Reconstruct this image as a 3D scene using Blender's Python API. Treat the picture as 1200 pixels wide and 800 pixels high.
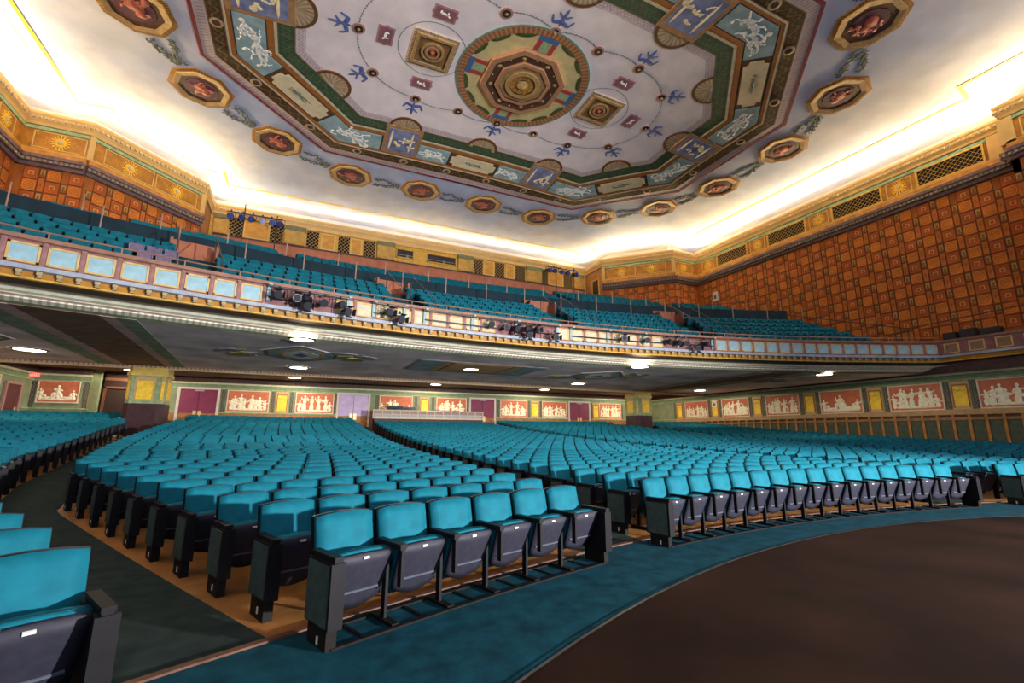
import bpy, math, random
import numpy as np
from mathutils import Matrix, Vector

for o in list(bpy.data.objects):
    bpy.data.objects.remove(o)
scene = bpy.context.scene
COL = scene.collection

# ------------------------------------------------------------------ camera
CAM_POS = np.array([-8.369, 0.0, 1.4288])
F_PX, YAW, PITCH, ROLL = 534.33, 0.42906, 0.19766, 0.00365   # 1200 x 800 frame
_r0 = np.array([math.cos(YAW), -math.sin(YAW), 0.0])
_f = np.array([math.cos(PITCH) * math.sin(YAW), math.cos(PITCH) * math.cos(YAW), math.sin(PITCH)])
_u = np.cross(_r0, _f)
_r = math.cos(ROLL) * _r0 + math.sin(ROLL) * _u
_up = -math.sin(ROLL) * _r0 + math.cos(ROLL) * _u
cd = bpy.data.cameras.new('camera')
cd.sensor_width = 36.0
cd.lens = F_PX / 1200.0 * 36.0
cd.clip_start, cd.clip_end = 0.05, 300
cam = bpy.data.objects.new('camera', cd)
COL.objects.link(cam)
cam.matrix_world = Matrix(((_r[0], _up[0], -_f[0], CAM_POS[0]), (_r[1], _up[1], -_f[1], CAM_POS[1]),
                           (_r[2], _up[2], -_f[2], CAM_POS[2]), (0, 0, 0, 1)))
scene.camera = cam

def ray(u, v):
    return _f * F_PX + _r * (u - 600) + _up * (400 - v)
def on_z(u, v, z):
    d = ray(u, v); return CAM_POS + d * (z - CAM_POS[2]) / d[2]
def on_y(u, v, y):
    d = ray(u, v); return CAM_POS + d * (y - CAM_POS[1]) / d[1]

# ------------------------------------------------------------------ world, exposure, stage light, added balcony fill
scene.view_settings.view_transform = 'Standard'
scene.view_settings.look = 'None'
scene.view_settings.gamma = 1.0
scene.view_settings.use_curve_mapping = False
scene.view_settings.exposure = 0.35
world = bpy.data.worlds.new('world')
scene.world = world
world.use_nodes = True
world.node_tree.nodes['Background'].inputs[0].default_value = (0.78, 0.84, 1.0, 1)
world.node_tree.nodes['Background'].inputs[1].default_value = 0.6

def stage_lamp(name, loc, target, power, size, colour, cone=110, blend=0.5):
    l = bpy.data.lights.new(name, 'SPOT')
    l.energy = power; l.color = colour; l.shadow_soft_size = size
    l.spot_size = math.radians(cone); l.spot_blend = blend
    o = bpy.data.objects.new(name, l); COL.objects.link(o)
    o.location = loc
    o.rotation_euler = (Vector(target) - Vector(loc)).to_track_quat('-Z', 'Y').to_euler()
    return o
stage_lamp('stage_work_light', (4.5, -8.0, 2.6), (-3, 10, 1.5), 23000, 0.25, (1.0, 0.97, 0.95), 95, 0.9)
stage_lamp('stage_beam_light', (1.0, -12.0, 8.0), (-1, 24, 10.0), 9000, 0.4, (1.0, 0.96, 0.93), 62, 0.9)  # added spot without a known fixture, brightens balcony seats and front
COVE_W = 62.0           # watts per metre of the warm lamp strips hidden in the cornice trough

# ------------------------------------------------------------------ material helpers
class G:
    """tiny node-expression helper"""
    def __init__(s, nt, sock): s.nt, s.s = nt, sock
    def _m(s, op, *a, clamp=False):
        n = s.nt.nodes.new('ShaderNodeMath'); n.operation = op; n.use_clamp = clamp
        for i, x in enumerate((s,) + a):
            if isinstance(x, G): s.nt.links.new(x.s, n.inputs[i])
            else: n.inputs[i].default_value = float(x)
        return G(s.nt, n.outputs[0])
    def __add__(s, o): return s._m('ADD', o)
    def __sub__(s, o): return s._m('SUBTRACT', o)
    def __mul__(s, o): return s._m('MULTIPLY', o)
    def __truediv__(s, o): return s._m('DIVIDE', o)
    def __abs__(s): return s._m('ABSOLUTE')
    def frac(s): return s._m('FRACT')
    def sin(s): return s._m('SINE')
    def sqrt(s): return s._m('SQRT')
    def max(s, o): return s._m('MAXIMUM', o)
    def min(s, o): return s._m('MINIMUM', o)
    def lt(s, o): return s._m('LESS_THAN', o)
    def gt(s, o): return s._m('GREATER_THAN', o)
    def band(s, lo, hi): return s.gt(lo) * s.lt(hi)

MATS = {}
def mat(name, col, rough=0.7, var=0.18, nscale=6.0, bump=0.0, metal=0.0, emit=None, pattern=None, spec=0.35, coords='Object'):
    """procedural material: base colour + noise variation (+ pattern(nt,u,v,colour)->colour socket on UVs)"""
    if name in MATS: return MATS[name]
    m = bpy.data.materials.new(name); m.use_nodes = True
    nt = m.node_tree; b = nt.nodes['Principled BSDF']
    b.inputs['Roughness'].default_value = rough
    b.inputs['Metallic'].default_value = metal
    b.inputs['Specular IOR Level'].default_value = spec
    tc = nt.nodes.new('ShaderNodeTexCoord')
    no = nt.nodes.new('ShaderNodeTexNoise'); no.inputs['Scale'].default_value = nscale; no.inputs['Detail'].default_value = 4
    nt.links.new(tc.outputs[coords], no.inputs['Vector'])
    rgb = nt.nodes.new('ShaderNodeRGB'); rgb.outputs[0].default_value = (*col, 1)
    cs = rgb.outputs[0]
    if pattern:
        sx = nt.nodes.new('ShaderNodeSeparateXYZ'); nt.links.new(tc.outputs['UV'], sx.inputs[0])
        cs = pattern(nt, G(nt, sx.outputs[0]), G(nt, sx.outputs[1]), cs)
    if var > 0:
        mr = nt.nodes.new('ShaderNodeMapRange')
        mr.inputs['From Min'].default_value = 0.3; mr.inputs['From Max'].default_value = 0.7
        mr.inputs['To Min'].default_value = 1 - var; mr.inputs['To Max'].default_value = 1 + var
        nt.links.new(no.outputs['Fac'], mr.inputs['Value'])
        vm = nt.nodes.new('ShaderNodeVectorMath'); vm.operation = 'SCALE'
        nt.links.new(cs, vm.inputs[0]); nt.links.new(mr.outputs[0], vm.inputs['Scale'])
        cs = vm.outputs[0]
    nt.links.new(cs, b.inputs['Base Color'])
    if bump > 0:
        bp = nt.nodes.new('ShaderNodeBump'); bp.inputs['Strength'].default_value = bump; bp.inputs['Distance'].default_value = 0.02
        nt.links.new(no.outputs['Fac'], bp.inputs['Height']); nt.links.new(bp.outputs[0], b.inputs['Normal'])
    if emit:
        b.inputs['Emission Color'].default_value = (*emit[0], 1); b.inputs['Emission Strength'].default_value = emit[1]
    MATS[name] = m
    return m
def mixc(nt, fac, a, b):
    n = nt.nodes.new('ShaderNodeMix'); n.data_type = 'RGBA'
    nt.links.new(fac.s, n.inputs[0])
    for sock, x in ((n.inputs[6], a), (n.inputs[7], b)):
        if isinstance(x, tuple): sock.default_value = (*x, 1)
        else: nt.links.new(x, sock)
    return n.outputs[2]

def pat_diamond(nt, u, v, c):
    a, b = abs(u - 0.5), abs(v - 0.5)
    d = a + b; r = (a * a + b * b).sqrt()
    c = mixc(nt, r.band(0.36, 0.42), c, (0.68, 0.23, 0.025))
    c = mixc(nt, d.band(0.20, 0.27), c, (0.68, 0.23, 0.025))
    c = mixc(nt, d.lt(0.07), c, (0.68, 0.23, 0.025))
    return mixc(nt, a.max(b).gt(0.46), c, (0.10, 0.03, 0.012))
def pat_ncell(nt, u, v, c):
    a, b = abs(u - 0.5), abs(v - 0.5); q = a.max(b)
    c = mixc(nt, q.band(0.36, 0.40), c, (0.42, 0.12, 0.02))
    arch = q.band(0.12, 0.19) * v.gt(0.36)
    c = mixc(nt, arch, c, (0.58, 0.34, 0.10))
    return mixc(nt, q.gt(0.46), c, (0.10, 0.03, 0.012))
def pat_nsmall(nt, u, v, c):
    a, b = abs(u - 0.5), abs(v - 0.5); q = a.max(b)
    c = mixc(nt, q.band(0.22, 0.34) * v.gt(0.3), c, (0.52, 0.30, 0.08))
    return mixc(nt, q.gt(0.45), c, (0.09, 0.03, 0.012))
def pat_oval(nt, u, v, c):
    a, b = abs(u - 0.5), abs(v - 0.5); r = (a * a + b * b).sqrt()
    c = mixc(nt, r.band(0.30, 0.40), c, (0.48, 0.15, 0.02))
    c = mixc(nt, (a + b).lt(0.14), c, (0.35, 0.07, 0.01))
    return mixc(nt, a.max(b).gt(0.46), c, (0.10, 0.03, 0.012))
def pat_scroll(lo, hi, period):
    def f(nt, u, v, c):
        w = ((u * (6.2832 / period)).sin() * 0.22 + 0.5)
        c = mixc(nt, abs(v - w).lt(0.09), c, lo)
        w2 = ((u * (6.2832 / period) + 3.1416).sin() * 0.22 + 0.5)
        c = mixc(nt, abs(v - w2).lt(0.07), c, hi)
        return mixc(nt, abs(v - 0.5).gt(0.42), c, lo)
    return f
def pat_dash(col2, period, duty=0.5, lo=0.0, hi=1.0):
    def f(nt, u, v, c):
        return mixc(nt, (u / period).frac().lt(duty) * v.band(lo, hi), c, col2)
    return f
def pat_rays(col2, n):
    def f(nt, u, v, c):      # u = angle 0..1, v = radius 0..1
        return mixc(nt, (u * n).frac().lt(0.5), c, col2)
    return f
def pat_plaster(nt, u, v, c):
    tc = nt.nodes.new('ShaderNodeTexCoord')
    n1 = nt.nodes.new('ShaderNodeTexNoise'); n1.inputs['Scale'].default_value = 0.16; n1.inputs['Detail'].default_value = 6
    nt.links.new(tc.outputs['Object'], n1.inputs['Vector'])
    mr = nt.nodes.new('ShaderNodeMapRange'); mr.inputs['From Min'].default_value = 0.40; mr.inputs['From Max'].default_value = 0.62
    nt.links.new(n1.outputs['Fac'], mr.inputs['Value'])
    return mixc(nt, G(nt, mr.outputs[0]), c, (0.56, 0.62, 0.88))

teal = mat('teal_velvet', (0.002, 0.128, 0.182), 0.75, 0.14, 9, 0.15, spec=0.2)
teal_far = mat('teal_velvet_far', (0.002, 0.128, 0.182), 0.75, 0.22, 3, 0, spec=0.2)
dark = mat('dark_plastic', (0.008, 0.007, 0.009), 0.5, 0.2, 12, 0.03, spec=0.15)
pan_m = mat('seat_pan_plastic', (0.027, 0.026, 0.040), 0.55, 0.15, 20, 0.05, spec=0.2)
strip_m = mat('groove_grey', (0.10, 0.11, 0.15), 0.4, 0.05)
black_m = mat('black_iron', (0.012, 0.010, 0.009), 0.6, 0.2, 20, 0.03, spec=0.1)
endpanel_m = mat('end_panel_green', (0.032, 0.062, 0.062), 0.7, 0.25, 14, 0.1)
white_m = mat('white_enamel', (0.75, 0.74, 0.70), 0.4, 0.05)
floor_m = mat('ochre_floor_paint', (0.34, 0.145, 0.035), 0.6, 0.3, 3.0, 0.1)
carpet_m = mat('teal_carpet', (0.004, 0.046, 0.068), 0.95, 0.35, 5, 0.5, spec=0.1)
aisle_m = mat('green_aisle_carpet', (0.022, 0.036, 0.034), 0.95, 0.3, 5, 0.5, spec=0.1)
pit_m = mat('brown_pit_floor', (0.019, 0.0075, 0.0045), 0.8, 0.6, 0.9, 0.15, spec=0.08)
edge_m = mat('brown_edge_trim', (0.12, 0.05, 0.03), 0.5, 0.3, 10)
plaster_m = mat('ceiling_plaster', (0.74, 0.74, 0.86), 0.9, 0.10, 0.9, 0.05, pattern=pat_plaster, spec=0.1)
pink_plaster = mat('ceiling_field_pink', (0.92, 0.82, 0.86), 0.9, 0.08, 1.2, spec=0.1)
gold_m = mat('gold_paint', (0.62, 0.36, 0.06), 0.5, 0.2, 5)
goldlite_m = mat('pale_gold_paint', (0.66, 0.42, 0.15), 0.55, 0.08, 2)
yellow_m = mat('yellow_line_paint', (0.75, 0.55, 0.04), 0.6, 0.1)
ochre_m = mat('ochre_frieze', (0.40, 0.165, 0.016), 0.6, 0.35, 2.5)
orange_m = mat('orange_wall', (0.36, 0.10, 0.014), 0.75, 0.25, 2)
brown_m = mat('brown_moulding', (0.085, 0.045, 0.04), 0.6, 0.3, 6)
purple_m = mat('purple_brown_ledge', (0.16, 0.10, 0.10), 0.6, 0.3, 8)
cream_m = mat('cream_paint', (0.66, 0.58, 0.42), 0.6, 0.12, 4)
salmon_m = mat('salmon_wall', (0.42, 0.15, 0.085), 0.75, 0.15, 2)
navy_m = mat('navy_parapet', (0.005, 0.024, 0.040), 0.8, 0.25, 2)
green_m = mat('sage_green_paint', (0.27, 0.38, 0.21), 0.6, 0.25, 6)
dgreen_m = mat('dark_green_panel', (0.055, 0.075, 0.05), 0.6, 0.3, 4)
terra_m = mat('terracotta_panel', (0.54, 0.15, 0.075), 0.65, 0.15, 5)
figure_m = mat('ivory_figures', (0.86, 0.82, 0.62), 0.7, 0.15, 9)
white_fig = mat('white_ceiling_figures', (0.80, 0.80, 0.78), 0.7, 0.15, 5)
ypanel_m = mat('yellow_panel', (0.86, 0.58, 0.05), 0.6, 0.15, 6)
orn_m = mat('dark_ornament_strip', (0.045, 0.04, 0.035), 0.6, 0.2, 8, pattern=pat_scroll((0.20, 0.16, 0.12), (0.16, 0.20, 0.12), 0.35))
stile_m = mat('orange_wood_stile', (0.42, 0.165, 0.03), 0.5, 0.25, 6)
wood_m = mat('brown_wood_rail', (0.30, 0.13, 0.035), 0.5, 0.3, 6)
maroon_m = mat('maroon_line', (0.22, 0.02, 0.05), 0.6, 0.1)
door_m = mat('plum_door', (0.19, 0.025, 0.075), 0.45, 0.12, 4)
lavdoor_m = mat('lavender_door', (0.40, 0.30, 0.55), 0.35, 0.12, 4)
brass_m = mat('brass_plate', (0.75, 0.52, 0.25), 0.35, 0.1, metal=0.3)
mauve_m = mat('mauve_fascia', (0.27, 0.115, 0.115), 0.6, 0.2, 5)
blue_pan = mat('pale_blue_panel', (0.32, 0.52, 0.60), 0.6, 0.18, 4)
ledge_m = mat('grey_blue_ledge', (0.36, 0.40, 0.48), 0.5, 0.15, 5)
soffit_m = mat('soffit_lavender_grey', (0.90, 0.80, 0.84), 0.8, 0.3, 0.7, coords='Object')
white_mould = mat('white_green_mould', (0.86, 0.82, 0.68), 0.6, 0.1, pattern=pat_dash((0.52, 0.50, 0.38), 0.16, 0.45))
dentil_m = mat('dentil_cream', (0.60, 0.46, 0.28), 0.6, 0.15, 5)
lamp_glow = mat('downlight_glass', (0.9, 0.85, 0.75), 0.4, 0, emit=((1.0, 0.86, 0.66), 12.0))
cove_glow = mat('cove_glow', (1, 0.9, 0.7), 0.4, 0, emit=((1.0, 0.76, 0.40), 6.0))
exit_glow = mat('exit_sign_red', (0.5, 0.03, 0.03), 0.4, 0, emit=((1.0, 0.10, 0.08), 1.2))

# ------------------------------------------------------------------ mesh helpers
class MB:
    def __init__(s): s.v, s.f, s.mi, s.uv = [], [], [], []
    def face(s, pts, mi=0, uv=None):
        b = len(s.v); s.v += [tuple(map(float, p)) for p in pts]
        s.f.append(tuple(range(b, b + len(pts)))); s.mi.append(mi)
        s.uv.append(uv if uv else [(0, 0)] * len(pts))
    def poly(s, verts, faces, mi=0):
        b = len(s.v); s.v += [tuple(map(float, p)) for p in verts]
        for f in faces:
            s.f.append(tuple(b + i for i in f)); s.mi.append(mi); s.uv.append([(0, 0)] * len(f))
    def box(s, x0, x1, y0, y1, z0, z1, mi=0, M=None):
        v = [(x, y, z) for z in (z0, z1) for y in (y0, y1) for x in (x0, x1)]
        if M is not None: v = [tuple(M @ Vector(p)) for p in v]
        s.poly(v, [(0, 2, 3, 1), (4, 5, 7, 6), (0, 1, 5, 4), (2, 6, 7, 3), (0, 4, 6, 2), (1, 3, 7, 5)], mi)
    def prism(s, pts, axis_pts, mi=0):
        """pts: bottom loop, axis_pts: top loop (same count)"""
        n = len(pts)
        s.poly(list(pts) + list(axis_pts), [tuple(range(n))[::-1], tuple(range(n, 2 * n))] +
               [(i, (i + 1) % n, n + (i + 1) % n, n + i) for i in range(n)], mi)
    def tube(s, p0, p1, r, n=6, mi=0, r1=None):
        p0, p1 = Vector(p0), Vector(p1); d = (p1 - p0).normalized()
        a = d.orthogonal().normalized(); b = d.cross(a); r1 = r if r1 is None else r1
        A = [p0 + (a * math.cos(t) + b * math.sin(t)) * r for t in [2 * math.pi * i / n for i in range(n)]]
        B = [p1 + (a * math.cos(t) + b * math.sin(t)) * r1 for t in [2 * math.pi * i / n for i in range(n)]]
        s.prism(A, B, mi)
    def path(s, pts, r, n=5, mi=0):
        for a, b in zip(pts[:-1], pts[1:]): s.tube(a, b, r, n, mi)
    def sweep(s, path, prof, mi=0, uvp=True, side=None):
        """path: list of (pos Vector, out Vector[2d normal]); prof: list of (offset, z); faces between successive"""
        L = 0
        for k in range(len(path) - 1):
            (p, n), (q, m) = path[k], path[k + 1]
            l = (q - p).length
            for j in range(len(prof) - 1):
                (o0, z0), (o1, z1) = prof[j], prof[j + 1]
                s.face([p + n * o0 + Vector((0, 0, z0)), q + m * o0 + Vector((0, 0, z0)), q + m * o1 + Vector((0, 0, z1)), p + n * o1 + Vector((0, 0, z1))],
                       mi, [(L, 0), (L + l, 0), (L + l, 1), (L, 1)])
            L += l
    def mesh(s, name, mats, smooth=False):
        me = bpy.data.meshes.new(name)
        me.from_pydata(s.v, [], s.f)
        for m in (mats if isinstance(mats, (list, tuple)) else [mats]): me.materials.append(m)
        me.polygons.foreach_set('material_index', s.mi)
        uvl = me.uv_layers.new(name='UVMap')
        flat = [c for f in s.uv for p in f for c in p]
        uvl.data.foreach_set('uv', flat)
        if smooth: me.polygons.foreach_set('use_smooth', [True] * len(s.f))
        me.validate(); me.update()
        return me
    def build(s, name, mats, parent=None, M=None, smooth=False):
        return place(name, s.mesh(name, mats, smooth), parent, M)

def place(name, me, parent=None, M=None):
    o = bpy.data.objects.new(name, me); COL.objects.link(o)
    if parent is not None: o.parent = parent
    if M is not None: o.matrix_local = M
    return o
def tag(o, label=None, cat=None, group=None, kind=None):
    if label: o['label'] = label
    if cat: o['category'] = cat
    if group: o['group'] = group
    if kind: o['kind'] = kind
    return o
def empty(name, loc=(0, 0, 0), rz=0.0):
    o = bpy.data.objects.new(name, None); COL.objects.link(o)
    o.location = loc; o.rotation_euler = (0, 0, rz); o.empty_display_size = 0.2
    return o
def frame(o, u, n):
    """local x -> u, local y -> n (into the room), local z -> up"""
    u, n = Vector(u).normalized(), Vector(n).normalized()
    return Matrix(((u.x, n.x, 0, o[0]), (u.y, n.y, 0, o[1]), (u.z, n.z, 1, o[2]), (0, 0, 0, 1)))
T = Matrix.Translation
MESH = {}
def cached(key, fn):
    if key not in MESH: MESH[key] = fn()
    return MESH[key]
def dome(mb, cx, cz, rx, rz, h, ang=0, n=10, mi=0, y0=0.0):
    """low rounded blob on the local xz plane, rising along +y"""
    ca, sa = math.cos(ang), math.sin(ang); ring = []
    for k, (s_, hh) in enumerate(((1, 0), (0.72, 0.75))):
        ring.append([(cx + ca * rx * s_ * math.cos(t) - sa * rz * s_ * math.sin(t), y0 + h * hh, cz + sa * rx * s_ * math.cos(t) + ca * rz * s_ * math.sin(t))
                     for t in [2 * math.pi * i / n for i in range(n)]])
    v = ring[0] + ring[1] + [(cx, y0 + h, cz)]
    f = [(i, n + i, n + (i + 1) % n, (i + 1) % n) for i in range(n)] + [(n + i, 2 * n, n + (i + 1) % n) for i in range(n)]
    mb.poly(v, f, mi)
def limb(mb, x0, z0, x1, z1, w0, w1, h, mi=0):
    l = math.hypot(x1 - x0, z1 - z0)
    dome(mb, (x0 + x1) / 2, (z0 + z1) / 2, l / 2 + w0 * .4, (w0 + w1) / 2, h, math.atan2(z1 - z0, x1 - x0), 10, mi)
def person_relief(mb, x, z, H, kind, rnd, fl=1):
    """classical draped figure in low relief; kind: stand / sit / kneel / recline"""
    h = 0.035
    if kind == 'recline':
        limb(mb, x - fl * .35 * H, z + .10 * H, x + fl * .30 * H, z + .12 * H, .10 * H, .08 * H, h)
        limb(mb, x + fl * .22 * H, z + .15 * H, x + fl * .34 * H, z + .42 * H, .11 * H, .09 * H, h)
        dome(mb, x + fl * .37 * H, z + .56 * H, .075 * H, .09 * H, h)
        limb(mb, x + fl * .34 * H, z + .42 * H, x + fl * .56 * H, z + .22 * H, .045 * H, .04 * H, h)
        limb(mb, x - fl * .1 * H, z + .15 * H, x - fl * .2 * H, z + .34 * H, .07 * H, .06 * H, h)
        return
    if kind == 'stand': hip, top = .48, .80
    elif kind == 'sit': hip, top = .34, .66
    else: hip, top = .28, .60
    lean = rnd.uniform(-.06, .06) * H
    limb(mb, x, z + hip * H, x + lean, z + top * H, .12 * H, .11 * H, h)               # torso
    dome(mb, x + lean * 1.3, z + (top + .115) * H, .062 * H, .08 * H, h)                 # head
    if kind == 'stand':
        limb(mb, x - .05 * H, z, x - .03 * H, z + hip * H, .075 * H, .09 * H, h)
        limb(mb, x + .07 * H, z, x + .03 * H, z + hip * H, .075 * H, .09 * H, h)
        limb(mb, x + .02 * H, z + .05 * H, x, z + .35 * H, .11 * H, .10 * H, h)
    else:
        limb(mb, x, z + hip * H, x + fl * .24 * H, z + (hip + .03) * H, .085 * H, .075 * H, h)
        limb(mb, x + fl * .24 * H, z + hip * H, x + fl * .20 * H, z, .055 * H, .05 * H, h)
        limb(mb, x - fl * .03 * H, z + .02 * H, x - fl * .02 * H, z + hip * H, .13 * H, .12 * H, h)
    sh = z + (top - .03) * H
    for sgn in (-1, 1):
        ex, ez = x + lean + sgn * rnd.uniform(.14, .24) * H, sh - rnd.uniform(.02, .2) * H
        limb(mb, x + lean + sgn * .09 * H, sh, ex, ez, .045 * H, .035 * H, h)
        limb(mb, ex, ez, ex + sgn * rnd.uniform(-.08, .16) * H, ez + rnd.uniform(-.1, .2) * H, .035 * H, .028 * H, h)
def relief_scene(seed, w, hgt):
    rnd = random.Random(seed); mb = MB()
    style = seed % 5
    base = -hgt / 2 + .06
    limb(mb, -w / 2 + .1, base + .03, w / 2 - .1, base + .04, .07, .06, .03)
    more = [('kneel', -.46, .7, 1), ('sit', .47, .72, -1), ('stand', .22, .85, 1), ('kneel', -.22, .75, -1)]
    if style == 0: spec = [('sit', -.36, .8, 1), ('stand', -.14, .95, 1), ('stand', .10, .9, -1), ('sit', .34, .85, -1)]
    elif style == 1: spec = [('sit', -.32, .85, 1), ('sit', -.08, .95, -1), ('kneel', .14, .8, 1), ('sit', .36, .9, -1)]
    elif style == 2: spec = [('stand', -.34, .9, 1), ('stand', -.12, .9, 1), ('stand', .1, .88, -1), ('stand', .33, .92, 1)]
    elif style == 3: spec = [('recline', -.24, 1.0, 1), ('sit', .02, .95, 1), ('recline', .28, .9, -1)]
    else: spec = [('stand', -.33, .9, 1), ('sit', -.06, .95, -1), ('stand', .14, .92, 1), ('kneel', .36, .9, -1)]
    spec = spec + more[:2 + seed % 3]
    for kind, fx, fh, fl in spec:
        person_relief(mb, fx * w * .92 + rnd.uniform(-.03, .03), base, hgt * .97 * fh, kind, rnd, fl)
    return mb

# ------------------------------------------------------------------ plan of the hall
W = 21.38
BACK = 34.2
Z_LIP = 16.6
CX, CY = 0.0, 17.2                     # ceiling centre
UPPER = [(W, 7.9), (W, 27.2), (18.98, 27.2), (14.77, 31.65), (14.8, BACK), (-14.8, BACK), (-14.77, 31.65), (-18.98, 27.2), (-W, 27.2), (-W, 7.9)]
STAGE_END = -1.5
PIER_X = 20.2
FULL = [(PIER_X, STAGE_END), (PIER_X, 7.9)] + UPPER + [(-PIER_X, 7.9), (-PIER_X, STAGE_END)]

def inside_upper(x, y, m=0.0):
    ax = abs(x)
    if ax > W - m or y > BACK - m: return False
    if y > 27.2 - m and ax > 18.98 - m: return False
    if ax + y > 14.77 + 31.65 - m * 1.41 and ax > 14.8 - m: return False
    return True
def seg_d(px, py, a, b):
    vx, vy = b[0] - a[0], b[1] - a[1]
    t = max(0, min(1, ((px - a[0]) * vx + (py - a[1]) * vy) / (vx * vx + vy * vy)))
    return math.hypot(px - a[0] - t * vx, py - a[1] - t * vy)
def lip_d(x, y):
    d = min(seg_d(x, y, FULL[i], FULL[i + 1]) for i in range(len(FULL) - 1))
    ins = inside_upper(x, y) and (y > 7.9 or abs(x) < PIER_X)
    return d if ins else -d
def zc(x, y):
    """ceiling height"""
    s2 = (x / 13.6) ** 2 + ((y - CY) / 9.04) ** 2
    if s2 < 1: return 17.47 + 0.6 * (1 - s2)
    d = lip_d(x, y)
    if d > 5: return 17.47
    if d < 0: return 17.36 + 0.02 * d
    return 17.36 + 0.11 * (1 - (1 - d / 5) ** 2)
OC = (0.0, -15.8)                      # centre of the seating arcs
def floor_z(x, y):
    rho = math.hypot(x, y - OC[1]) + OC[1]
    return 0.00202 * max(0.0, rho - 4.5) ** 2

# ------------------------------------------------------------------ floor, carpets, pit
def height_grid(name, xs, ys, m, dz=0.0, inside=None):
    mb = MB(); idx = {}
    for j, y in enumerate(ys):
        for i, x in enumerate(xs):
            idx[i, j] = len(mb.v); mb.v.append((x, y, floor_z(x, y) + dz))
    for j in range(len(ys) - 1):
        for i in range(len(xs) - 1):
            mb.f.append((idx[i, j], idx[i + 1, j], idx[i + 1, j + 1], idx[i, j + 1])); mb.mi.append(0); mb.uv.append([(0, 0)] * 4)
    return mb.build(name, m, smooth=True)
fl = height_grid('floor', np.linspace(-23.5, 23.5, 80), np.linspace(-6, 34.4, 80), floor_m)
tag(fl, 'ochre painted floor under the rows of seats', 'floor', kind='structure')

def interp(poly, y):
    for (x0, y0), (x1, y1) in zip(poly[:-1], poly[1:]):
        if y0 <= y <= y1: return x0 + (x1 - x0) * (y - y0) / (y1 - y0)
    return poly[0][0] if y < poly[0][1] else poly[-1][0]
B_OUT = [(7.2, 1.9), (8.04, 3.47), (11.7, 10.2), (12.4, 13.3), (13.1, 17.7), (13.6, 23), (14.0, 34)]
C_IN = [(8.3, 1.5), (9.0, 2.78), (12.3, 8.4), (13.05, 11.3), (13.7, 13.5), (14.6, 19), (15.35, 24), (15.6, 34)]
B_IN, D_OUT = 5.15, 3.98
def strip(name, left, right, ys, m, label, dz=0.012):
    mb = MB(); n = 5
    for y0, y1 in zip(ys[:-1], ys[1:]):
        for k in range(n):
            def P(y, t):
                x = left(y) * (1 - t) + right(y) * t
                return (x, y, floor_z(x, y) + dz)
            mb.face([P(y0, k / n), P(y0, (k + 1) / n), P(y1, (k + 1) / n), P(y1, k / n)])
    return tag(mb.build(name, m), label, 'carpet', kind='structure')
ys = np.linspace(2.2, 33.2, 70)
for sg, nm in ((-1, 'left'), (1, 'right')):
    lab = 'dark green carpet of the outer aisle beside the %s wall block' % ('stairwell' if sg < 0 else 'frieze')
    strip('floor_carpet_outer_' + nm, lambda y: sg * (interp(C_IN, y) - .02), lambda y: sg * (interp(B_OUT, y) + .16), ys, aisle_m,
          'dark green outer aisle carpet on the %s side' % nm)
    strip('floor_carpet_inner_' + nm, lambda y: sg * (B_IN - .05), lambda y: sg * (D_OUT + .05), ys[3:], aisle_m,
          'dark green inner aisle carpet on the %s of the centre block' % nm)
strip('floor_carpet_rear', lambda y: -20.8, lambda y: 20.8, np.linspace(32.6, 34.1, 5), aisle_m, 'dark carpet of the rear cross aisle', .016)
# front carpet between pit edge and first rows
PITC, PITR = (-0.3, -9.6), 14.0
def arc_pt(r, th, z=None, c=OC):
    x, y = c[0] + r * math.sin(th), c[1] + r * math.cos(th)
    return (x, y, floor_z(x, y) if z is None else z)
mb = MB(); TH = np.linspace(-1.15, 1.15, 90)
for t0, t1 in zip(TH[:-1], TH[1:]):
    def inner(t):
        # intersection of the radial direction with the pit circle
        dx, dy = math.sin(t), math.cos(t); ex, ey = OC[0] - PITC[0], OC[1] - PITC[1]
        b = dx * ex + dy * ey; c = ex * ex + ey * ey - PITR ** 2
        return -b + math.sqrt(max(0, b * b - c))
    N = 4
    for k in range(N):
        def P(t, s_):
            r = inner(t) * (1 - s_) + 21.36 * s_
            x, y, z = arc_pt(r, t); return (x, y, z + .02)
        mb.face([P(t0, k / N), P(t1, k / N), P(t1, (k + 1) / N), P(t0, (k + 1) / N)])
tag(mb.build('floor_carpet_front', carpet_m), 'teal carpet curving along the front row and orchestra pit', 'carpet', kind='structure')
mb = MB()
for t0, t1 in zip(TH[:-1], TH[1:]):
    a, b, c, d = [arc_pt(r, t) for r, t in ((21.36, t0), (21.36, t1), (21.42, t1), (21.42, t0))]
    mb.face([(p[0], p[1], p[2] + .034) for p in (a, b, c, d)])
    mb.face([(p[0], p[1], p[2] + z) for p, z in ((a, 0), (b, 0), (b, .034), (a, .034))])
tag(mb.build('trim_1', edge_m), 'thin brown edging strip behind the front row', 'trim', kind='structure')
mb = MB(); TP = np.linspace(-1.5, 1.5, 70)
for t0, t1 in zip(TP[:-1], TP[1:]):
    a, b = arc_pt(PITR + .02, t0, .028, PITC), arc_pt(PITR + .02, t1, .028, PITC)
    mb.face([(PITC[0], -6, .028), (b[0], b[1], .028), (a[0], a[1], .028)])
tag(mb.build('floor_pit', pit_m), 'worn dark brown orchestra pit cover with curved edge', 'floor', kind='structure')
mb = MB()
for t0, t1 in zip(TP[:-1], TP[1:]):
    a, b, c, d = [arc_pt(r, t, .034, PITC) for r, t in ((PITR + .005, t0), (PITR + .005, t1), (PITR + .03, t1), (PITR + .03, t0))]
    mb.face([a, b, c, d])
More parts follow.
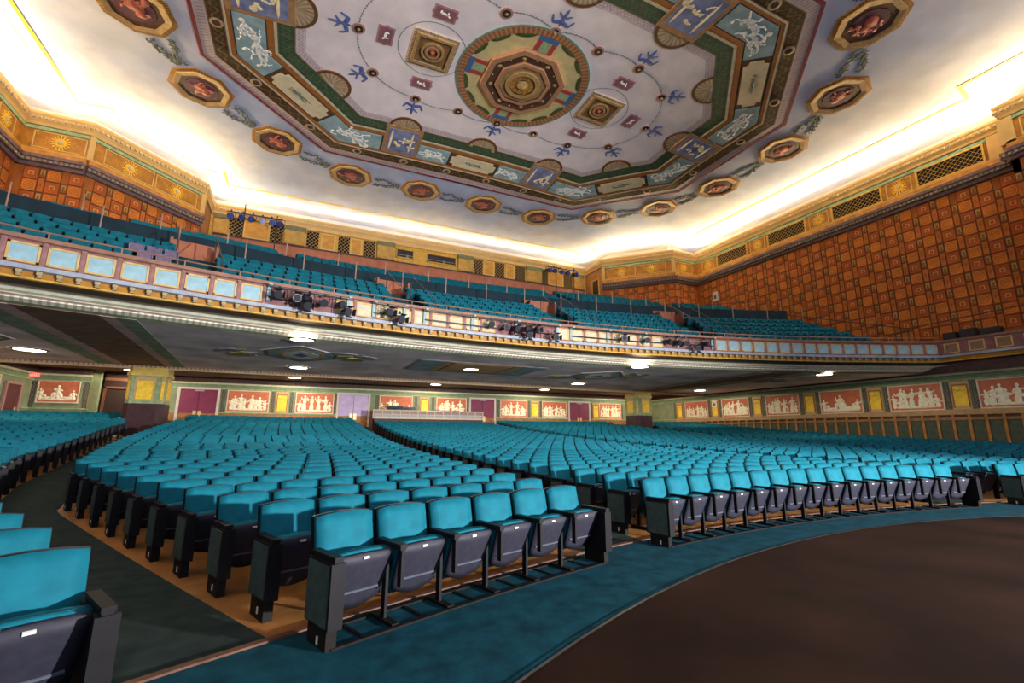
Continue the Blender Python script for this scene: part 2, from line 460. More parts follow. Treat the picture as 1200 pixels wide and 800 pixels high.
tag(mb.build('trim_2', mat('metal_nosing', (0.10, 0.095, 0.09), 0.4, 0.2, 10, metal=0.5)), 'thin metal nosing along the curved pit edge', 'trim', kind='structure')

# ------------------------------------------------------------------ ceiling
def build_ceiling():
    xs = sorted(set(np.round(np.concatenate([np.linspace(-23, 23, 77), ]), 3))); ys_ = np.linspace(-4, 35.6, 67)
    mb = MB(); nx = len(xs)
    for y in ys_:
        for x in xs: mb.v.append((x, y, zc(x, y)))
    for j in range(len(ys_) - 1):
        for i in range(nx - 1):
            mb.f.append((j * nx + i, (j + 1) * nx + i, (j + 1) * nx + i + 1, j * nx + i + 1)); mb.mi.append(0); mb.uv.append([(0, 0)] * 4)
    return mb.build('ceiling', plaster_m, smooth=True)
ceiling = tag(build_ceiling(), 'pale plaster ceiling with a large painted octagon', 'ceiling', kind='structure')

OS, OD, OB, OH = 13.63, 3.80, 8.32, 9.04
DG = (OS + OD) / math.sqrt(2)
def octa(d):
    """vertices of the painted octagon inset by d, counter-clockwise from the right side"""
    hx, hy, c = OS - d, OH - d, (DG - d) * math.sqrt(2)
    return [(hx, c - hx), (c - hy, hy), (-(c - hy), hy), (-hx, c - hx), (-hx, -(c - hx)), (-(c - hy), -hy), (c - hy, -hy), (hx, -(c - hx))]
def cpt(x, y, off): return (CX + x, CY + y, zc(CX + x, CY + y) - off)
def cslab(mb, poly, off, mi=0, thick=0.05):
    """thin slab hugging the ceiling; poly in ceiling coordinates"""
    n = len(poly)
    low = [cpt(x, y, off) for x, y in poly]
    cx_, cy_ = sum(p[0] for p in poly) / n, sum(p[1] for p in poly) / n
    b = len(mb.v)
    mb.v += low + [(p[0], p[1], p[2] + thick) for p in low] + [cpt(cx_, cy_, off)]
    A = sum(poly[i][0] * poly[(i + 1) % n][1] - poly[(i + 1) % n][0] * poly[i][1] for i in range(n))
    for i in range(n):
        j = (i + 1) % n
        f1, f2 = (b + j, b + i, b + 2 * n), (b + i, b + j, b + n + j, b + n + i)
        mb.f.append(f1 if A > 0 else f1[::-1]); mb.mi.append(mi); mb.uv.append([poly[j], poly[i], (cx_, cy_)] if A > 0 else [(cx_, cy_), poly[i], poly[j]])
        mb.f.append(f2); mb.mi.append(mi); mb.uv.append([(0, 0)] * 4)
def cband(name, d0, d1, off, m, parent=ceiling, step=0.7):
    """octagonal band between insets d0<d1"""
    mb = MB(); A, B = octa(d0), octa(d1); L = 0
    for i in range(8):
        a0, a1, b0, b1 = A[i], A[(i + 1) % 8], B[i], B[(i + 1) % 8]
        l = math.hypot(a1[0] - a0[0], a1[1] - a0[1]); n = max(2, int(l / step))
        for k in range(n):
            t0, t1 = k / n, (k + 1) / n
            lp = lambda p, q, t: (p[0] + (q[0] - p[0]) * t, p[1] + (q[1] - p[1]) * t)
            q = [lp(a0, a1, t0), lp(a0, a1, t1), lp(b0, b1, t1), lp(b0, b1, t0)]
            P = [cpt(x, y, off) for x, y in q]
            mb.face(P[::-1], 0, [(L + l * t0, 1), (L + l * t1, 1), (L + l * t1, 0), (L + l * t0, 0)])
            for e in ((0, 1), (2, 3)):
                a, b = P[e[0]], P[e[1]]
                mb.face([a, b, (b[0], b[1], b[2] + off), (a[0], a[1], a[2] + off)])
        L += l
    return mb.build(name, m, parent)
brown_band_m = mat('brown_ornament_band', (0.10, 0.035, 0.018), 0.6, 0.25, 4, pattern=pat_scroll((0.20, 0.12, 0.05), (0.07, 0.10, 0.03), 0.6))
green_band_m = mat('green_ornament_band', (0.05, 0.10, 0.06), 0.6, 0.25, 4, pattern=pat_scroll((0.14, 0.13, 0.05), (0.07, 0.14, 0.09), 0.45))
key_band_m = mat('pink_key_band', (0.62, 0.50, 0.50), 0.6, 0.1, 4, pattern=pat_dash((0.46, 0.32, 0.34), 0.16, 0.45, 0.2, 0.8))
cband('maroon_band', 0.0, 0.14, 0.05, maroon_m)
cband('key_pattern_band', 0.14, 0.58, 0.035, key_band_m)
cband('ornament_band', 0.58, 1.16, 0.045, brown_band_m)
cband('cream_line', 1.16, 1.24, 0.06, cream_m)
cband('orange_line', 1.24, 1.40, 0.05, mat('orange_line_paint', (0.45, 0.16, 0.04), 0.6, 0.15))
cband('panel_bed', 1.40, 2.66, 0.03, mat('panel_bed_green', (0.05, 0.09, 0.07), 0.7, 0.2))
cband('orange_line', 2.66, 2.92, 0.05, MATS['orange_line_paint'])
cband('cream_line', 2.92, 3.04, 0.06, cream_m)
cband('green_band', 3.04, 3.72, 0.045, green_band_m)
cband('lace_border', 3.72, 4.12, 0.02, mat('lace_border', (0.72, 0.62, 0.70), 0.8, 0.1, pattern=pat_scroll((0.56, 0.40, 0.42), (0.58, 0.42, 0.42), 0.34)))

# rosettes along the brown band
A_, B_ = octa(.87), None
for i in range(8):
    a, b = A_[i], A_[(i + 1) % 8]; l = math.hypot(b[0] - a[0], b[1] - a[1]); nn_ = max(2, int(l / 2.4))
    for k in range(nn_):
        t = (k + .5) / nn_; x, y = a[0] + (b[0] - a[0]) * t, a[1] + (b[1] - a[1]) * t
        mb = MB(); n = 14
        for q in range(n):
            t0, t1 = 2 * math.pi * q / n, 2 * math.pi * (q + 1) / n
            mb.face([cpt(x + r * math.cos(t_), y + r * math.sin(t_), o_) for r, t_, o_ in ((.25, t1, .06), (.25, t0, .06), (.15, t0, .075), (.15, t1, .075))])
            mb.face([cpt(x + r * math.cos(t_), y + r * math.sin(t_), o_) for r, t_, o_ in ((.15, t1, .06), (.15, t0, .06), (.01, t0, .065), (.01, t1, .065))], 1)
        mb.build('band_rosette', [mat('rosette_tan', (0.46, 0.32, 0.18), 0.6, 0.15), mat('rosette_plum', (0.16, 0.08, 0.07), 0.6, 0.15)], ceiling)

# field inside the octagon (slightly pinker plaster), as a part of the ceiling
mb = MB(); V = octa(4.1)
NR = 10
for i in range(8):
    a, b = V[i], V[(i + 1) % 8]
    for k in range(NR):
        s0, s1 = k / NR, (k + 1) / NR
        for h in range(4):
            t0, t1 = h / 4, (h + 1) / 4
            lp = lambda s_, t: ((a[0] + (b[0] - a[0]) * t) * s_, (a[1] + (b[1] - a[1]) * t) * s_)
            mb.face([cpt(*lp(s1, t0), .012), cpt(*lp(s0, t0), .012), cpt(*lp(s0, t1), .012), cpt(*lp(s1, t1), .012)])
mb.build('ceiling_field', pink_plaster, ceiling)

tealpan_m = mat('teal_painted_panel', (0.36, 0.50, 0.52), 0.7, 0.2, 3)
tan_m = mat('tan_cartouche', (0.84, 0.70, 0.46), 0.7, 0.12, 3)
tanbrown_m = mat('brown_cartouche_corner', (0.16, 0.065, 0.03), 0.7, 0.2, 4)
bluepan_m = mat('blue_mural', (0.24, 0.27, 0.46), 0.7, 0.35, 2.2)
rust_m = mat('rust_mural', (0.46, 0.25, 0.12), 0.7, 0.25, 3)
greyink_m = mat('grey_green_ink', (0.16, 0.19, 0.14), 0.7, 0.2)

def cblob(mb, x, y, rx, ry, ang, off, mi=0, n=8, h=0.03):
    ca, sa = math.cos(ang), math.sin(ang)
    ring = [(x + ca * rx * math.cos(t) - sa * ry * math.sin(t), y + sa * rx * math.cos(t) + ca * ry * math.sin(t)) for t in [2 * math.pi * i / n for i in range(n)]]
    b = len(mb.v)
    mb.v += [cpt(px, py, off) for px, py in ring] + [cpt(x, y, off + h)]
    for i in range(n):
        mb.f.append((b + (i + 1) % n, b + i, b + n)); mb.mi.append(mi); mb.uv.append([(0, 0)] * 3)
def cline(mb, p, q, w, off, mi=0):
    l = math.hypot(q[0] - p[0], q[1] - p[1])
    cblob(mb, (p[0] + q[0]) / 2, (p[1] + q[1]) / 2, l / 2 + w * .3, w, math.atan2(q[1] - p[1], q[0] - p[0]), off, mi)
def strokes(mb, x, y, w, h, ang, rnd, off, n=13, wd=.055):
    """cluster of curling brush strokes with blobs for heads, filling a w x h area"""
    ca, sa = math.cos(ang), math.sin(ang)
    Q = lambda a, b: (x + a * ca - b * sa, y + a * sa + b * ca)
    for k in range(n):
        a, b = rnd.uniform(-w, w) * .8, rnd.uniform(-h, h) * .6; th = rnd.uniform(-.9, .9) + (math.pi if rnd.random() < .5 else 0)
        cur = rnd.uniform(-1.1, 1.1); wk = wd * rnd.uniform(.7, 1.5)
        for m in range(4):
            a2, b2 = a + .17 * w * math.cos(th), b + .26 * h * math.sin(th)
            a2, b2 = max(-w, min(w, a2)), max(-h, min(h, b2))
            if math.hypot(a2 - a, b2 - b) > .02: cline(mb, Q(a, b), Q(a2, b2), wk * (1 - m * .15), off)
            a, b = a2, b2; th += cur
        if k % 3 == 0: c = Q(a, b); cblob(mb, c[0], c[1], wk * 1.4, wk * 1.4, 0, off)
def seahorse(mb, x, y, s_, ang, rnd, off):
    """reclining sea creature with rider among waves: long body stroke plus curling detail"""
    ca, sa = math.cos(ang), math.sin(ang)
    Q = lambda a, b: (x + s_ * (a * ca - b * sa), y + s_ * (a * sa + b * ca))
    pts = [(-.95, .1), (-.75, -.15), (-.45, -.22), (-.1, -.12), (.2, .0), (.5, -.05), (.75, .12)]
    for k in range(len(pts) - 1): cline(mb, Q(*pts[k]), Q(*pts[k + 1]), s_ * (.10 + .03 * math.sin(k * .8)), off)
    strokes(mb, x, y, s_ * 1.15, s_ * .52, ang, rnd, off, 22, s_ * .06)
def inset_poly(poly, f):
    n = len(poly); cx_, cy_ = sum(p[0] for p in poly) / n, sum(p[1] for p in poly) / n
    return [(cx_ + (x - cx_) * f, cy_ + (y - cy_) * f) for x, y in poly]
rnd = random.Random(5)
O1, O2 = octa(1.46), octa(2.60)
def side_y(x): return OH
def teal_panel(poly, pos, size, ang):
    mb = MB(); cslab(mb, poly, .055)
    o = mb.build('painted_panel', tealpan_m, ceiling)
    mb = MB(); seahorse(mb, pos[0], pos[1], size, ang, rnd, .06); mb.build('sea_horse_figures', white_fig, o)
def tan_panel(cx_, cy_, ux, uy, hl, hw, seed):
    vx, vy = -uy, ux
    Q = lambda a, b: (cx_ + ux * a + vx * b, cy_ + uy * a + vy * b)
    mb = MB(); cslab(mb, [Q(-hl, -hw), Q(hl, -hw), Q(hl, hw), Q(-hl, hw)], .055)
    o = mb.build('cartouche_panel', tanbrown_m, ceiling)
    mb = MB(); a, b, c = hl * .94, hw * .90, hw * .42
    cslab(mb, [Q(-a + c, -b), Q(a - c, -b), Q(a - c * .8, -b + c * .8), Q(a, -b + c), Q(a, b - c), Q(a - c * .8, b - c * .8), Q(a - c, b), Q(-a + c, b), Q(-a + c * .8, b - c * .8), Q(-a, b - c), Q(-a, -b + c), Q(-a + c * .8, -b + c * .8)], .075)
    mb.build('cartouche_field', tan_m, o)
    mb = MB(); r2 = random.Random(seed)
    for k in range(9):
        p = Q(r2.uniform(-.45, .45) * hl, r2.uniform(-.3, .3) * hw); q = Q(r2.uniform(-.45, .45) * hl, r2.uniform(-.2, .2) * hw)
        cline(mb, p, q, .035, .08)
    mb.build('cartouche_emblem', greyink_m, o)
def mural_panel(x0, x1, y0, y1, seed, vert):
    r2 = random.Random(seed)
    mb = MB(); cslab(mb, [(x0, y0), (x1, y0), (x1, y1), (x0, y1)], .07)
    o = mb.build('mural_panel', rust_m, ceiling)
    ix, iy = (x1 - x0) * .1, (y1 - y0) * .1
    mb = MB(); cslab(mb, [(x0 + ix, y0 + iy), (x1 - ix, y0 + iy), (x1 - ix, y1 - iy), (x0 + ix, y1 - iy)], .085)
    mb.build('mural_scene', bluepan_m, o)
    mb = MB(); mx, my = (x0 + x1) / 2, (y0 + y1) / 2; hx, hy = (x1 - x0) / 2, (y1 - y0) / 2
    for f in (-.62, .5): cline(mb, (mx + f * hx, my - .72 * hy), (mx + f * hx, my + .72 * hy), .07, .088, 0)
    strokes(mb, mx, my, .5 * hx, .6 * hy, 1.4, r2, .09, 6, .08)
    mb.build('mural_figures', tan_m, o)
yo, yi = OH - 1.46, OH - 2.60
xo, xi = OS - 1.46, OS - 2.60
for sy in (-1, 1):
    tan_panel(0, sy * (yo + yi) / 2, 1, 0, 1.5, (yo - yi) / 2, 3 + sy)
    for sx in (-1, 1):
        teal_panel([(sx * 1.58, sy * yi), (sx * 3.42, sy * yi), (sx * 3.42, sy * yo), (sx * 1.58, sy * yo)], (sx * 2.5, sy * (yo + yi) / 2), .75, 0 if sx > 0 else math.pi)
        mural_panel(sx * 4.45 - 1.0, sx * 4.45 + 1.0, min(sy * 5.35, sy * 7.66), max(sy * 5.35, sy * 7.66), 11 + sx * 3 + sy, True)
        # corner panels around the two vertices of this quadrant
        c1, c2 = (DG - 1.46) * math.sqrt(2), (DG - 2.60) * math.sqrt(2)
        va, vb = (c1 - yo, yo), (c2 - yi, yi)                     # upper vertex outer / inner
        wa, wb = (xo, c1 - xo), (xi, c2 - xi)                     # side vertex outer / inner
        dm = (9.55, 4.80)                                         # middle of the diagonal
        k = ((DG - 2.03) * math.sqrt(2) - dm[0] - dm[1]) / 2
        dm = (dm[0] + k, dm[1] + k); ux, uy = math.sqrt(.5), -math.sqrt(.5); hw = .57
        tan_panel(sx * dm[0], sy * dm[1], sx * ux, sy * uy, 1.6, hw, 21 + sx + 2 * sy)
        e1 = (dm[0] - ux * 1.68, dm[1] - uy * 1.68); e2 = (dm[0] + ux * 1.68, dm[1] + uy * 1.68); nx_, ny_ = math.sqrt(.5), math.sqrt(.5)
        p1o, p1i = (e1[0] + nx_ * hw, e1[1] + ny_ * hw), (e1[0] - nx_ * hw, e1[1] - ny_ * hw)
        p2o, p2i = (e2[0] + nx_ * hw, e2[1] + ny_ * hw), (e2[0] - nx_ * hw, e2[1] - ny_ * hw)
        f = lambda P: [(sx * x, sy * y) for x, y in P]
        teal_panel(f([(5.55, yi), (5.55, yo), va, p1o, p1i, vb]), (sx * 7.15, sy * 6.85), 1.0, math.atan2(sy * -.35, sx))
        teal_panel(f([(xi, .95), (xo, .95), wa, p2o, p2i, wb]), (sx * 11.5, sy * 2.35), 1.0, math.atan2(sy * 1.0, sx * -.35))
for sx in (-1, 1):
    mural_panel(min(sx * 9.9, sx * 12.35), max(sx * 9.9, sx * 12.35), -.88, .88, 31 + sx, False)
# lunettes
shell_m = mat('shell_lunette', (0.60, 0.46, 0.30), 0.7, 0.1, pattern=pat_rays((0.40, 0.27, 0.16), 11))
def lunette(x, y, dx, dy, R=.78):
    tx, ty = -dy, dx; mb = MB(); n = 14
    def pt(t, r, off): return cpt(x + r * (tx * math.cos(t) - dx * math.sin(t)), y + r * (ty * math.cos(t) - dy * math.sin(t)), off)
    for k in range(n):
        t0, t1 = math.pi * k / n, math.pi * (k + 1) / n
        mb.face([pt(t0, R, .06), pt(t1, R, .06), pt(t1, R * 1.18, .06), pt(t0, R * 1.18, .06)])
        mb.face([pt(t0, R * 1.18, .06), pt(t1, R * 1.18, .06), pt(t1, R * 1.18, 0), pt(t0, R * 1.18, 0)])
    o = mb.build('lunette', tanbrown_m, ceiling)
    mb = MB()
    for k in range(n):
        t0, t1 = math.pi * k / n, math.pi * (k + 1) / n
        mb.face([pt(t0, R, .055), pt(t1, R, .055), pt(t1, .12, .02), pt(t0, .12, .02)], 0, [(k / n, 1), ((k + 1) / n, 1), ((k + 1) / n, 0), (k / n, 0)])
    mb.build('shell', shell_m, o)
for sy in (-1, 1):
    lunette(0, sy * 5.50, 0, sy)
    for sx in (-1, 1):
        lunette(sx * 4.45, sy * 5.50, 0, sy)
        q = math.sqrt(.5); lunette(sx * 8.38, sy * 3.72, sx * q, sy * q)
for sx in (-1, 1): lunette(sx * 10.0, 0, sx, 0)
# central roundel
def cring(name, r0, r1, off, m, n=40, parent=ceiling, x=0, y=0, rot=0, drop0=None):
    """annulus (n sides) at ceiling coordinates; r0 outer, r1 inner"""
    mb = MB()
    for k in range(n):
        t0, t1 = 2 * math.pi * k / n + rot, 2 * math.pi * (k + 1) / n + rot
        P = lambda r, t, o_: cpt(x + r * math.cos(t), y + r * math.sin(t), o_)
        o0 = off if drop0 is None else drop0
        mb.face([P(r0, t1, o0), P(r0, t0, o0), P(r1, t0, off), P(r1, t1, off)], 0, [((k + 1) / n, 1), (k / n, 1), (k / n, 0), ((k + 1) / n, 0)])
        mb.face([P(r0, t0, o0), P(r0, t1, o0), P(r0, t1, 0), P(r0, t0, 0)])
    return mb.build(name, m, parent)
ro = cring('roundel', 3.15, 2.82, .06, mat('roundel_key_ring', (0.48, 0.22, 0.10), 0.6, 0.1, pattern=pat_rays((0.30, 0.12, 0.06), 90)))
cring('roundel_field', 2.82, 1.9, .03, mat('roundel_cream', (0.70, 0.58, 0.28), 0.6, 0.1, 3), parent=ro)
cring('edge_line', 3.22, 3.15, .05, mat('green_edge_line', (0.16, 0.32, 0.24), 0.6, 0.1), parent=ro)
swag_m = mat('dark_green_swag', (0.07, 0.10, 0.03), 0.6, 0.2)
for k in range(16):
    if k % 4 == 0: continue
    t = 2 * math.pi * k / 16; mb = MB()
    cblob(mb, 2.74 * math.cos(t), 2.74 * math.sin(t), .15, .46, t, .045, n=12)
    mb.build('swag', swag_m, ro)
red_m = mat('red_bar', (0.46, 0.06, 0.06), 0.6, 0.1); bluebar_m = mat('blue_bar', (0.06, 0.16, 0.38), 0.6, 0.1); greenbar_m = mat('green_bar', (0.34, 0.46, 0.24), 0.6, 0.2)
for k in range(4):
    c, s_ = math.cos(k * math.pi / 2), math.sin(k * math.pi / 2)
    for a0, a1, r0, r1, m, nm in ((-.44, -.22, 1.95, 2.55, red_m, 'red_bar'), (.22, .44, 1.95, 2.55, red_m, 'red_bar'), (-.22, .22, 1.95, 2.55, greenbar_m, 'green_bar'), (-.46, .46, 2.55, 2.78, bluebar_m, 'blue_bar')):
        mb = MB(); cslab(mb, [(c * r - s_ * a, s_ * r + c * a) for r, a in ((r0, a0), (r1, a0), (r1, a1), (r0, a1))], .06)
        mb.build(nm, m, ro)
rosebrown = mat('rose_brown_plaster', (0.42, 0.21, 0.12), 0.6, 0.15, 5)
darkbrown = mat('dark_brown_plaster', (0.10, 0.05, 0.03), 0.6, 0.2, 6)
goldbrown = mat('gold_brown_plaster', (0.42, 0.26, 0.11), 0.55, 0.2, 6)
e8 = math.pi / 8
cring('octagon_frame', 2.05, 1.78, .22, rosebrown, 8, ro, rot=e8)
cring('octagon_coffer', 1.78, 1.36, .14, darkbrown, 8, ro, rot=e8, drop0=.2)
for k in range(16):
    t = 2 * math.pi * k / 16; mb = MB(); cblob(mb, 1.56 * math.cos(t), 1.56 * math.sin(t), .12 if k % 2 else .07, .12 if k % 2 else .07, 0, .17, n=10, h=.06)
    mb.build('boss', goldbrown, ro)
cring('inner_octagon', 1.36, 1.16, .26, rosebrown, 8, ro, rot=e8)
cring('inner_slope', 1.16, .84, .20, goldbrown, 8, ro, rot=e8)
cring('rosette', .84, .62, .28, goldbrown, 24, ro); cring('rosette_dish', .62, .30, .2, mat('orange_gilt', (0.60, 0.27, 0.05), 0.5, 0.2, 4, pattern=pat_rays((0.42, 0.2, 0.06), 12)), 24, ro)
mb = MB(); cblob(mb, 0, 0, .3, .3, 0, .24, n=16, h=.12); mb.build('rosette_knob', goldbrown, ro)
# square coffers, plaques
for sx in (-1, 1):
    x0, y0 = sx * 4.43, -.02
    sq = lambda h: [(x0 - h, y0 - h), (x0 + h, y0 - h), (x0 + h, y0 + h), (x0 - h, y0 + h)]
    o = cring('square_coffer', 1.38, 1.18, .08, mat('coffer_key_border', (0.30, 0.20, 0.13), 0.6, 0.2, pattern=pat_rays((0.52, 0.42, 0.32), 48)), 4, ceiling, x0, y0, math.pi / 4)
    cring('coffer_frame', 1.18, 1.0, .16, goldbrown, 4, o, x0, y0, math.pi / 4)
    cring('coffer_bed', 1.0, .02, .07, mat('coffer_bed', (0.30, 0.16, 0.06), 0.6, 0.2), 4, o, x0, y0, math.pi / 4)
    cring('coffer_ring', .52, .40, .15, goldbrown, 20, o, x0, y0); cring('coffer_ring', .34, .22, .16, rosebrown, 20, o, x0, y0)
    mb = MB(); cblob(mb, x0, y0, .13, .13, 0, .12, n=10, h=.08); mb.build('coffer_knob', mat('red_knob', (0.45, 0.1, 0.05), 0.5), o)
    mb = MB(); n = 40
    for k in range(n):
        t0, t1 = 2 * math.pi * k / n, 2 * math.pi * (k + 1) / n
        mb.face([cpt(x0 + r * math.cos(t), y0 + r * math.sin(t), .02) for r, t in ((1.5, t1), (1.5, t0), (1.47, t0), (1.47, t1))])
    mb.build('coffer_circle_line', greyink_m, o)
plum_m = mat('plum_plaque', (0.30, 0.12, 0.17), 0.7, 0.15); plumlite = mat('pink_plaque_edge', (0.46, 0.27, 0.27), 0.7, 0.1)
def plaque(x, y, a):
    c, s_ = math.cos(a), math.sin(a); Q = lambda px, py: (x + c * px - s_ * py, y + s_ * px + c * py)
    shp = lambda w, h: [Q(-w, -h), Q(w, -h), Q(w, -h * .4), Q(w * 1.15, 0), Q(w, h * .4), Q(w, h), Q(-w, h), Q(-w, h * .4), Q(-w * 1.15, 0), Q(-w, -h * .4)]
    mb = MB(); cslab(mb, shp(.48, .34), .035); o = mb.build('plaque', plumlite, ceiling)
    mb = MB(); cslab(mb, shp(.40, .26), .05); mb.build('plaque_field', plum_m, o)
    mb = MB(); p = [Q(-.2, -.02), Q(.12, .02), Q(.2, .12), Q(-.15, -.14), Q(.1, -.14)]
    cline(mb, p[0], p[1], .07, .055); cline(mb, p[1], p[2], .05, .055); cline(mb, p[0], p[3], .03, .055); cline(mb, p[1], p[4], .03, .055)
    mb.build('plaque_beast', white_fig, o)
for sx in (-1, 1):
    plaque(sx * 6.46, -.05, math.pi / 2)
    for sy in (-1, 1): plaque(sx * 4.43, sy * 2.05, 0)
# ring of rosette nodes with ribbons and garland line
NODES = [(7.53, 0), (6.65, 2.2), (4.45, 3.13), (2.21, 3.13), (0, 3.15), (-2.21, 3.13), (-4.45, 3.13), (-6.65, 2.2), (-7.53, 0), (-6.65, -2.2), (-4.45, -3.13), (-2.21, -3.13), (0, -3.15), (2.21, -3.13), (4.45, -3.13), (6.65, -2.2)]
ribbon_m = mat('blue_ribbon', (0.10, 0.14, 0.38), 0.7, 0.2)
vine_m = mat('grey_green_vine', (0.15, 0.17, 0.15), 0.7, 0.2)
for k, (x, y) in enumerate(NODES):
    n_ = cring('rosette_node', .26, .17, .06, mat('pinkish_node_rim', (0.42, 0.24, 0.22), 0.6, 0.15), 16, ceiling, x, y)
    cring('node_hole', .17, .02, .09 if k % 3 else .03, mat('dark_node_hole', (0.03, 0.02, 0.02), 0.6), 12, n_, x, y)
    mb = MB(); cblob(mb, x, y, .07, .07, 0, .10, n=8, h=.03); mb.build('node_boss', goldbrown, n_)
    if abs(x) > .1 and abs(abs(x) - 2.21) < .1: pass
    else:
        l = math.hypot(x / 1.6, y); dx, dy = (x / 1.6) / l, y / l
        if abs(abs(x) - 4.45) < .1: dx, dy = 0, math.copysign(1, y)
        mb = MB(); Q = lambda a, b: (x + dx * a - dy * b, y + dy * a + dx * b)
        cline(mb, Q(.3, 0), Q(1.2, 0), .08, .03); cline(mb, Q(.55, 0), Q(.42, .38), .10, .03); cline(mb, Q(.55, 0), Q(.42, -.38), .10, .03)
        cline(mb, Q(.42, .35), Q(.75, .5), .06, .03); cline(mb, Q(.42, -.35), Q(.75, -.5), .06, .03); cline(mb, Q(.7, 0), Q(.95, .3), .05, .03); cline(mb, Q(.7, 0), Q(.95, -.3), .05, .03); cblob(mb, *Q(.55, 0), .13, .11, 0, .03)
        mb.build('blue_ribbon', ribbon_m, n_)
    # garland to the next node, bowed outward
    x2, y2 = NODES[(k + 1) % 16]; mb = MB(); mx, my = (x + x2) / 2, (y + y2) / 2; l = math.hypot(mx / 1.6, my) or 1
    prev = None
    for j in range(17):
        t = j / 16; b = .28 * 4 * t * (1 - t)
        p = (x + (x2 - x) * t + b * mx / 1.6 / l, y + (y2 - y) * t + b * my / l)
        if .1 < t < .9: cblob(mb, p[0], p[1], .055, .03, j * 1.3, .02, n=5, h=.015)
        if prev and .1 < t < .92: cline(mb, prev, p, .012, .015)
        prev = p
    tag(mb.build('garland', vine_m, n_), kind='stuff')
# octagonal medallions and leafy garlands around the octagon
RING = []
for x, y in ((15.5, 2.26), (13.97, 6.2), (10.85, 9.2), (6.75, 11.1), (2.26, 11.04)): RING.append((x, y))
RING = RING + [(-x, y) for x, y in RING[::-1]] + [(-x, -y) for x, y in RING] + [(x, -y) for x, y in RING[::-1]]
medgold = mat('medallion_gold', (0.55, 0.27, 0.05), 0.6, 0.2, 5, pattern=pat_rays((0.30, 0.13, 0.03), 72))
medtan = mat('medallion_tan', (0.60, 0.38, 0.17), 0.6, 0.2, 5)
medplum = mat('medallion_plum', (0.13, 0.035, 0.07), 0.6, 0.2)
medred = mat('medallion_red_figure', (0.55, 0.14, 0.09), 0.6, 0.15)
for k, (x, y) in enumerate(RING):
    rot = math.atan2(y, x) + math.pi / 8
    o = cring('medallion', 1.36, 1.17, .05, medgold, 8, ceiling, x, y, rot)
    cring('medallion_step', 1.17, .93, .07, medtan, 8, o, x, y, rot, .10)
    cring('medallion_step', .93, .70, .05, mat('medallion_brown', (0.16, 0.07, 0.035), 0.6, 0.2), 8, o, x, y, rot)
    cring('medallion_field', .66, .01, .06, medplum, 20, o, x, y)
    mb = MB(); r2 = random.Random(k)
    cblob(mb, x, y - .08, .34, .24, .4, .065, n=10, h=.04); cblob(mb, x + .14, y + .26, .2, .17, 0, .065, n=10, h=.04)
    strokes(mb, x, y, .5, .5, r2.uniform(0, 3), r2, .065, 8, .075)
    mb.build('medallion_figure', medred, o)
    x2, y2 = RING[(k + 1) % 20]
    if abs(y) < 3 and abs(y2) < 3 and x * x2 < 0: continue
    l = math.hypot(x2 - x, y2 - y); ux, uy = (x2 - x) / l, (y2 - y) / l; mb = MB()
    for j in range(46):
        t = 1.45 + (l - 2.9) * j / 45
        for sgn in (-1, 1):
            b = sgn * (.26 + .12 * math.sin(t * 3.0)) + r2.uniform(-.16, .16) - .12 * math.sin(math.pi * (t / l))
            cblob(mb, x + ux * t - uy * b, y + uy * t + ux * b, .11, .05, r2.uniform(0, 3.1), .02, n=6, h=.02)
    tag(mb.build('leaf_garland', vine_m, o), kind='stuff')
# painted yellow cove lines
def ceil_line(pts, w, m, name='cove_line', off=.02):
    mb = MB()
    for (x0, y0), (x1, y1) in zip(pts[:-1], pts[1:]):
        l = math.hypot(x1 - x0, y1 - y0); n = max(1, int(l / .6)); ux, uy = (x1 - x0) / l, (y1 - y0) / l
        for k in range(n):
            s0, s1 = l * k / n - (w / 2 if k == 0 else 0), l * (k + 1) / n + (w / 2 if k == n - 1 else 0)
            q = []
            for s_, b in ((s0, w / 2), (s1, w / 2), (s1, -w / 2), (s0, -w / 2)):
                px, py = x0 + ux * s_ - uy * b, y0 + uy * s_ + ux * b; q.append((px, py, zc(px, py) - off))
            mb.face(q)
    return mb.build(name, m, ceiling)
YL = [(18.4, STAGE_END), (18.4, 8.2), (19.7, 8.4), (19.7, 26.95), (18.35, 26.8), (18.35, 27.85), (15.0, 31.25), (14.0, 31.15), (14.0, 32.75)]
ceil_line(YL + [(-x, y) for x, y in YL[::-1]], .15, yellow_m)
for d, w in ((.62, .035), (1.15, .04)):
    for sx in (-1, 1): ceil_line([(sx * (W - d), 8.8), (sx * (W - d), 26.6)], w, yellow_m)

# ------------------------------------------------------------------ upper walls with cornice
def wall_segments():
    out = []
    P = FULL
    for a, b in zip(P[:-1], P[1:]):
        u = Vector((b[0] - a[0], b[1] - a[1], 0)); L = u.length; u.normalize(); n = Vector((-u.y, u.x, 0))   # n points into the room
        out.append((a, b, u, n, L))
    return out
SEGS = wall_segments()
def mitred(pts, closed=False):
    """path with inward mitre normals; pts run so that the room is on the left"""
    res = []
    for i, p in enumerate(pts):
        ns = []
        if i > 0: d = Vector((p[0] - pts[i - 1][0], p[1] - pts[i - 1][1], 0)).normalized(); ns.append(Vector((-d.y, d.x, 0)))
        if i < len(pts) - 1: d = Vector((pts[i + 1][0] - p[0], pts[i + 1][1] - p[1], 0)).normalized(); ns.append(Vector((-d.y, d.x, 0)))
        if len(ns) == 2:
            m = (ns[0] + ns[1]).normalized(); m = m / max(.35, m.dot(ns[0]))
        else: m = ns[0]
        res.append((Vector((p[0], p[1], 0)), m))
    return res
PATH = mitred(FULL)
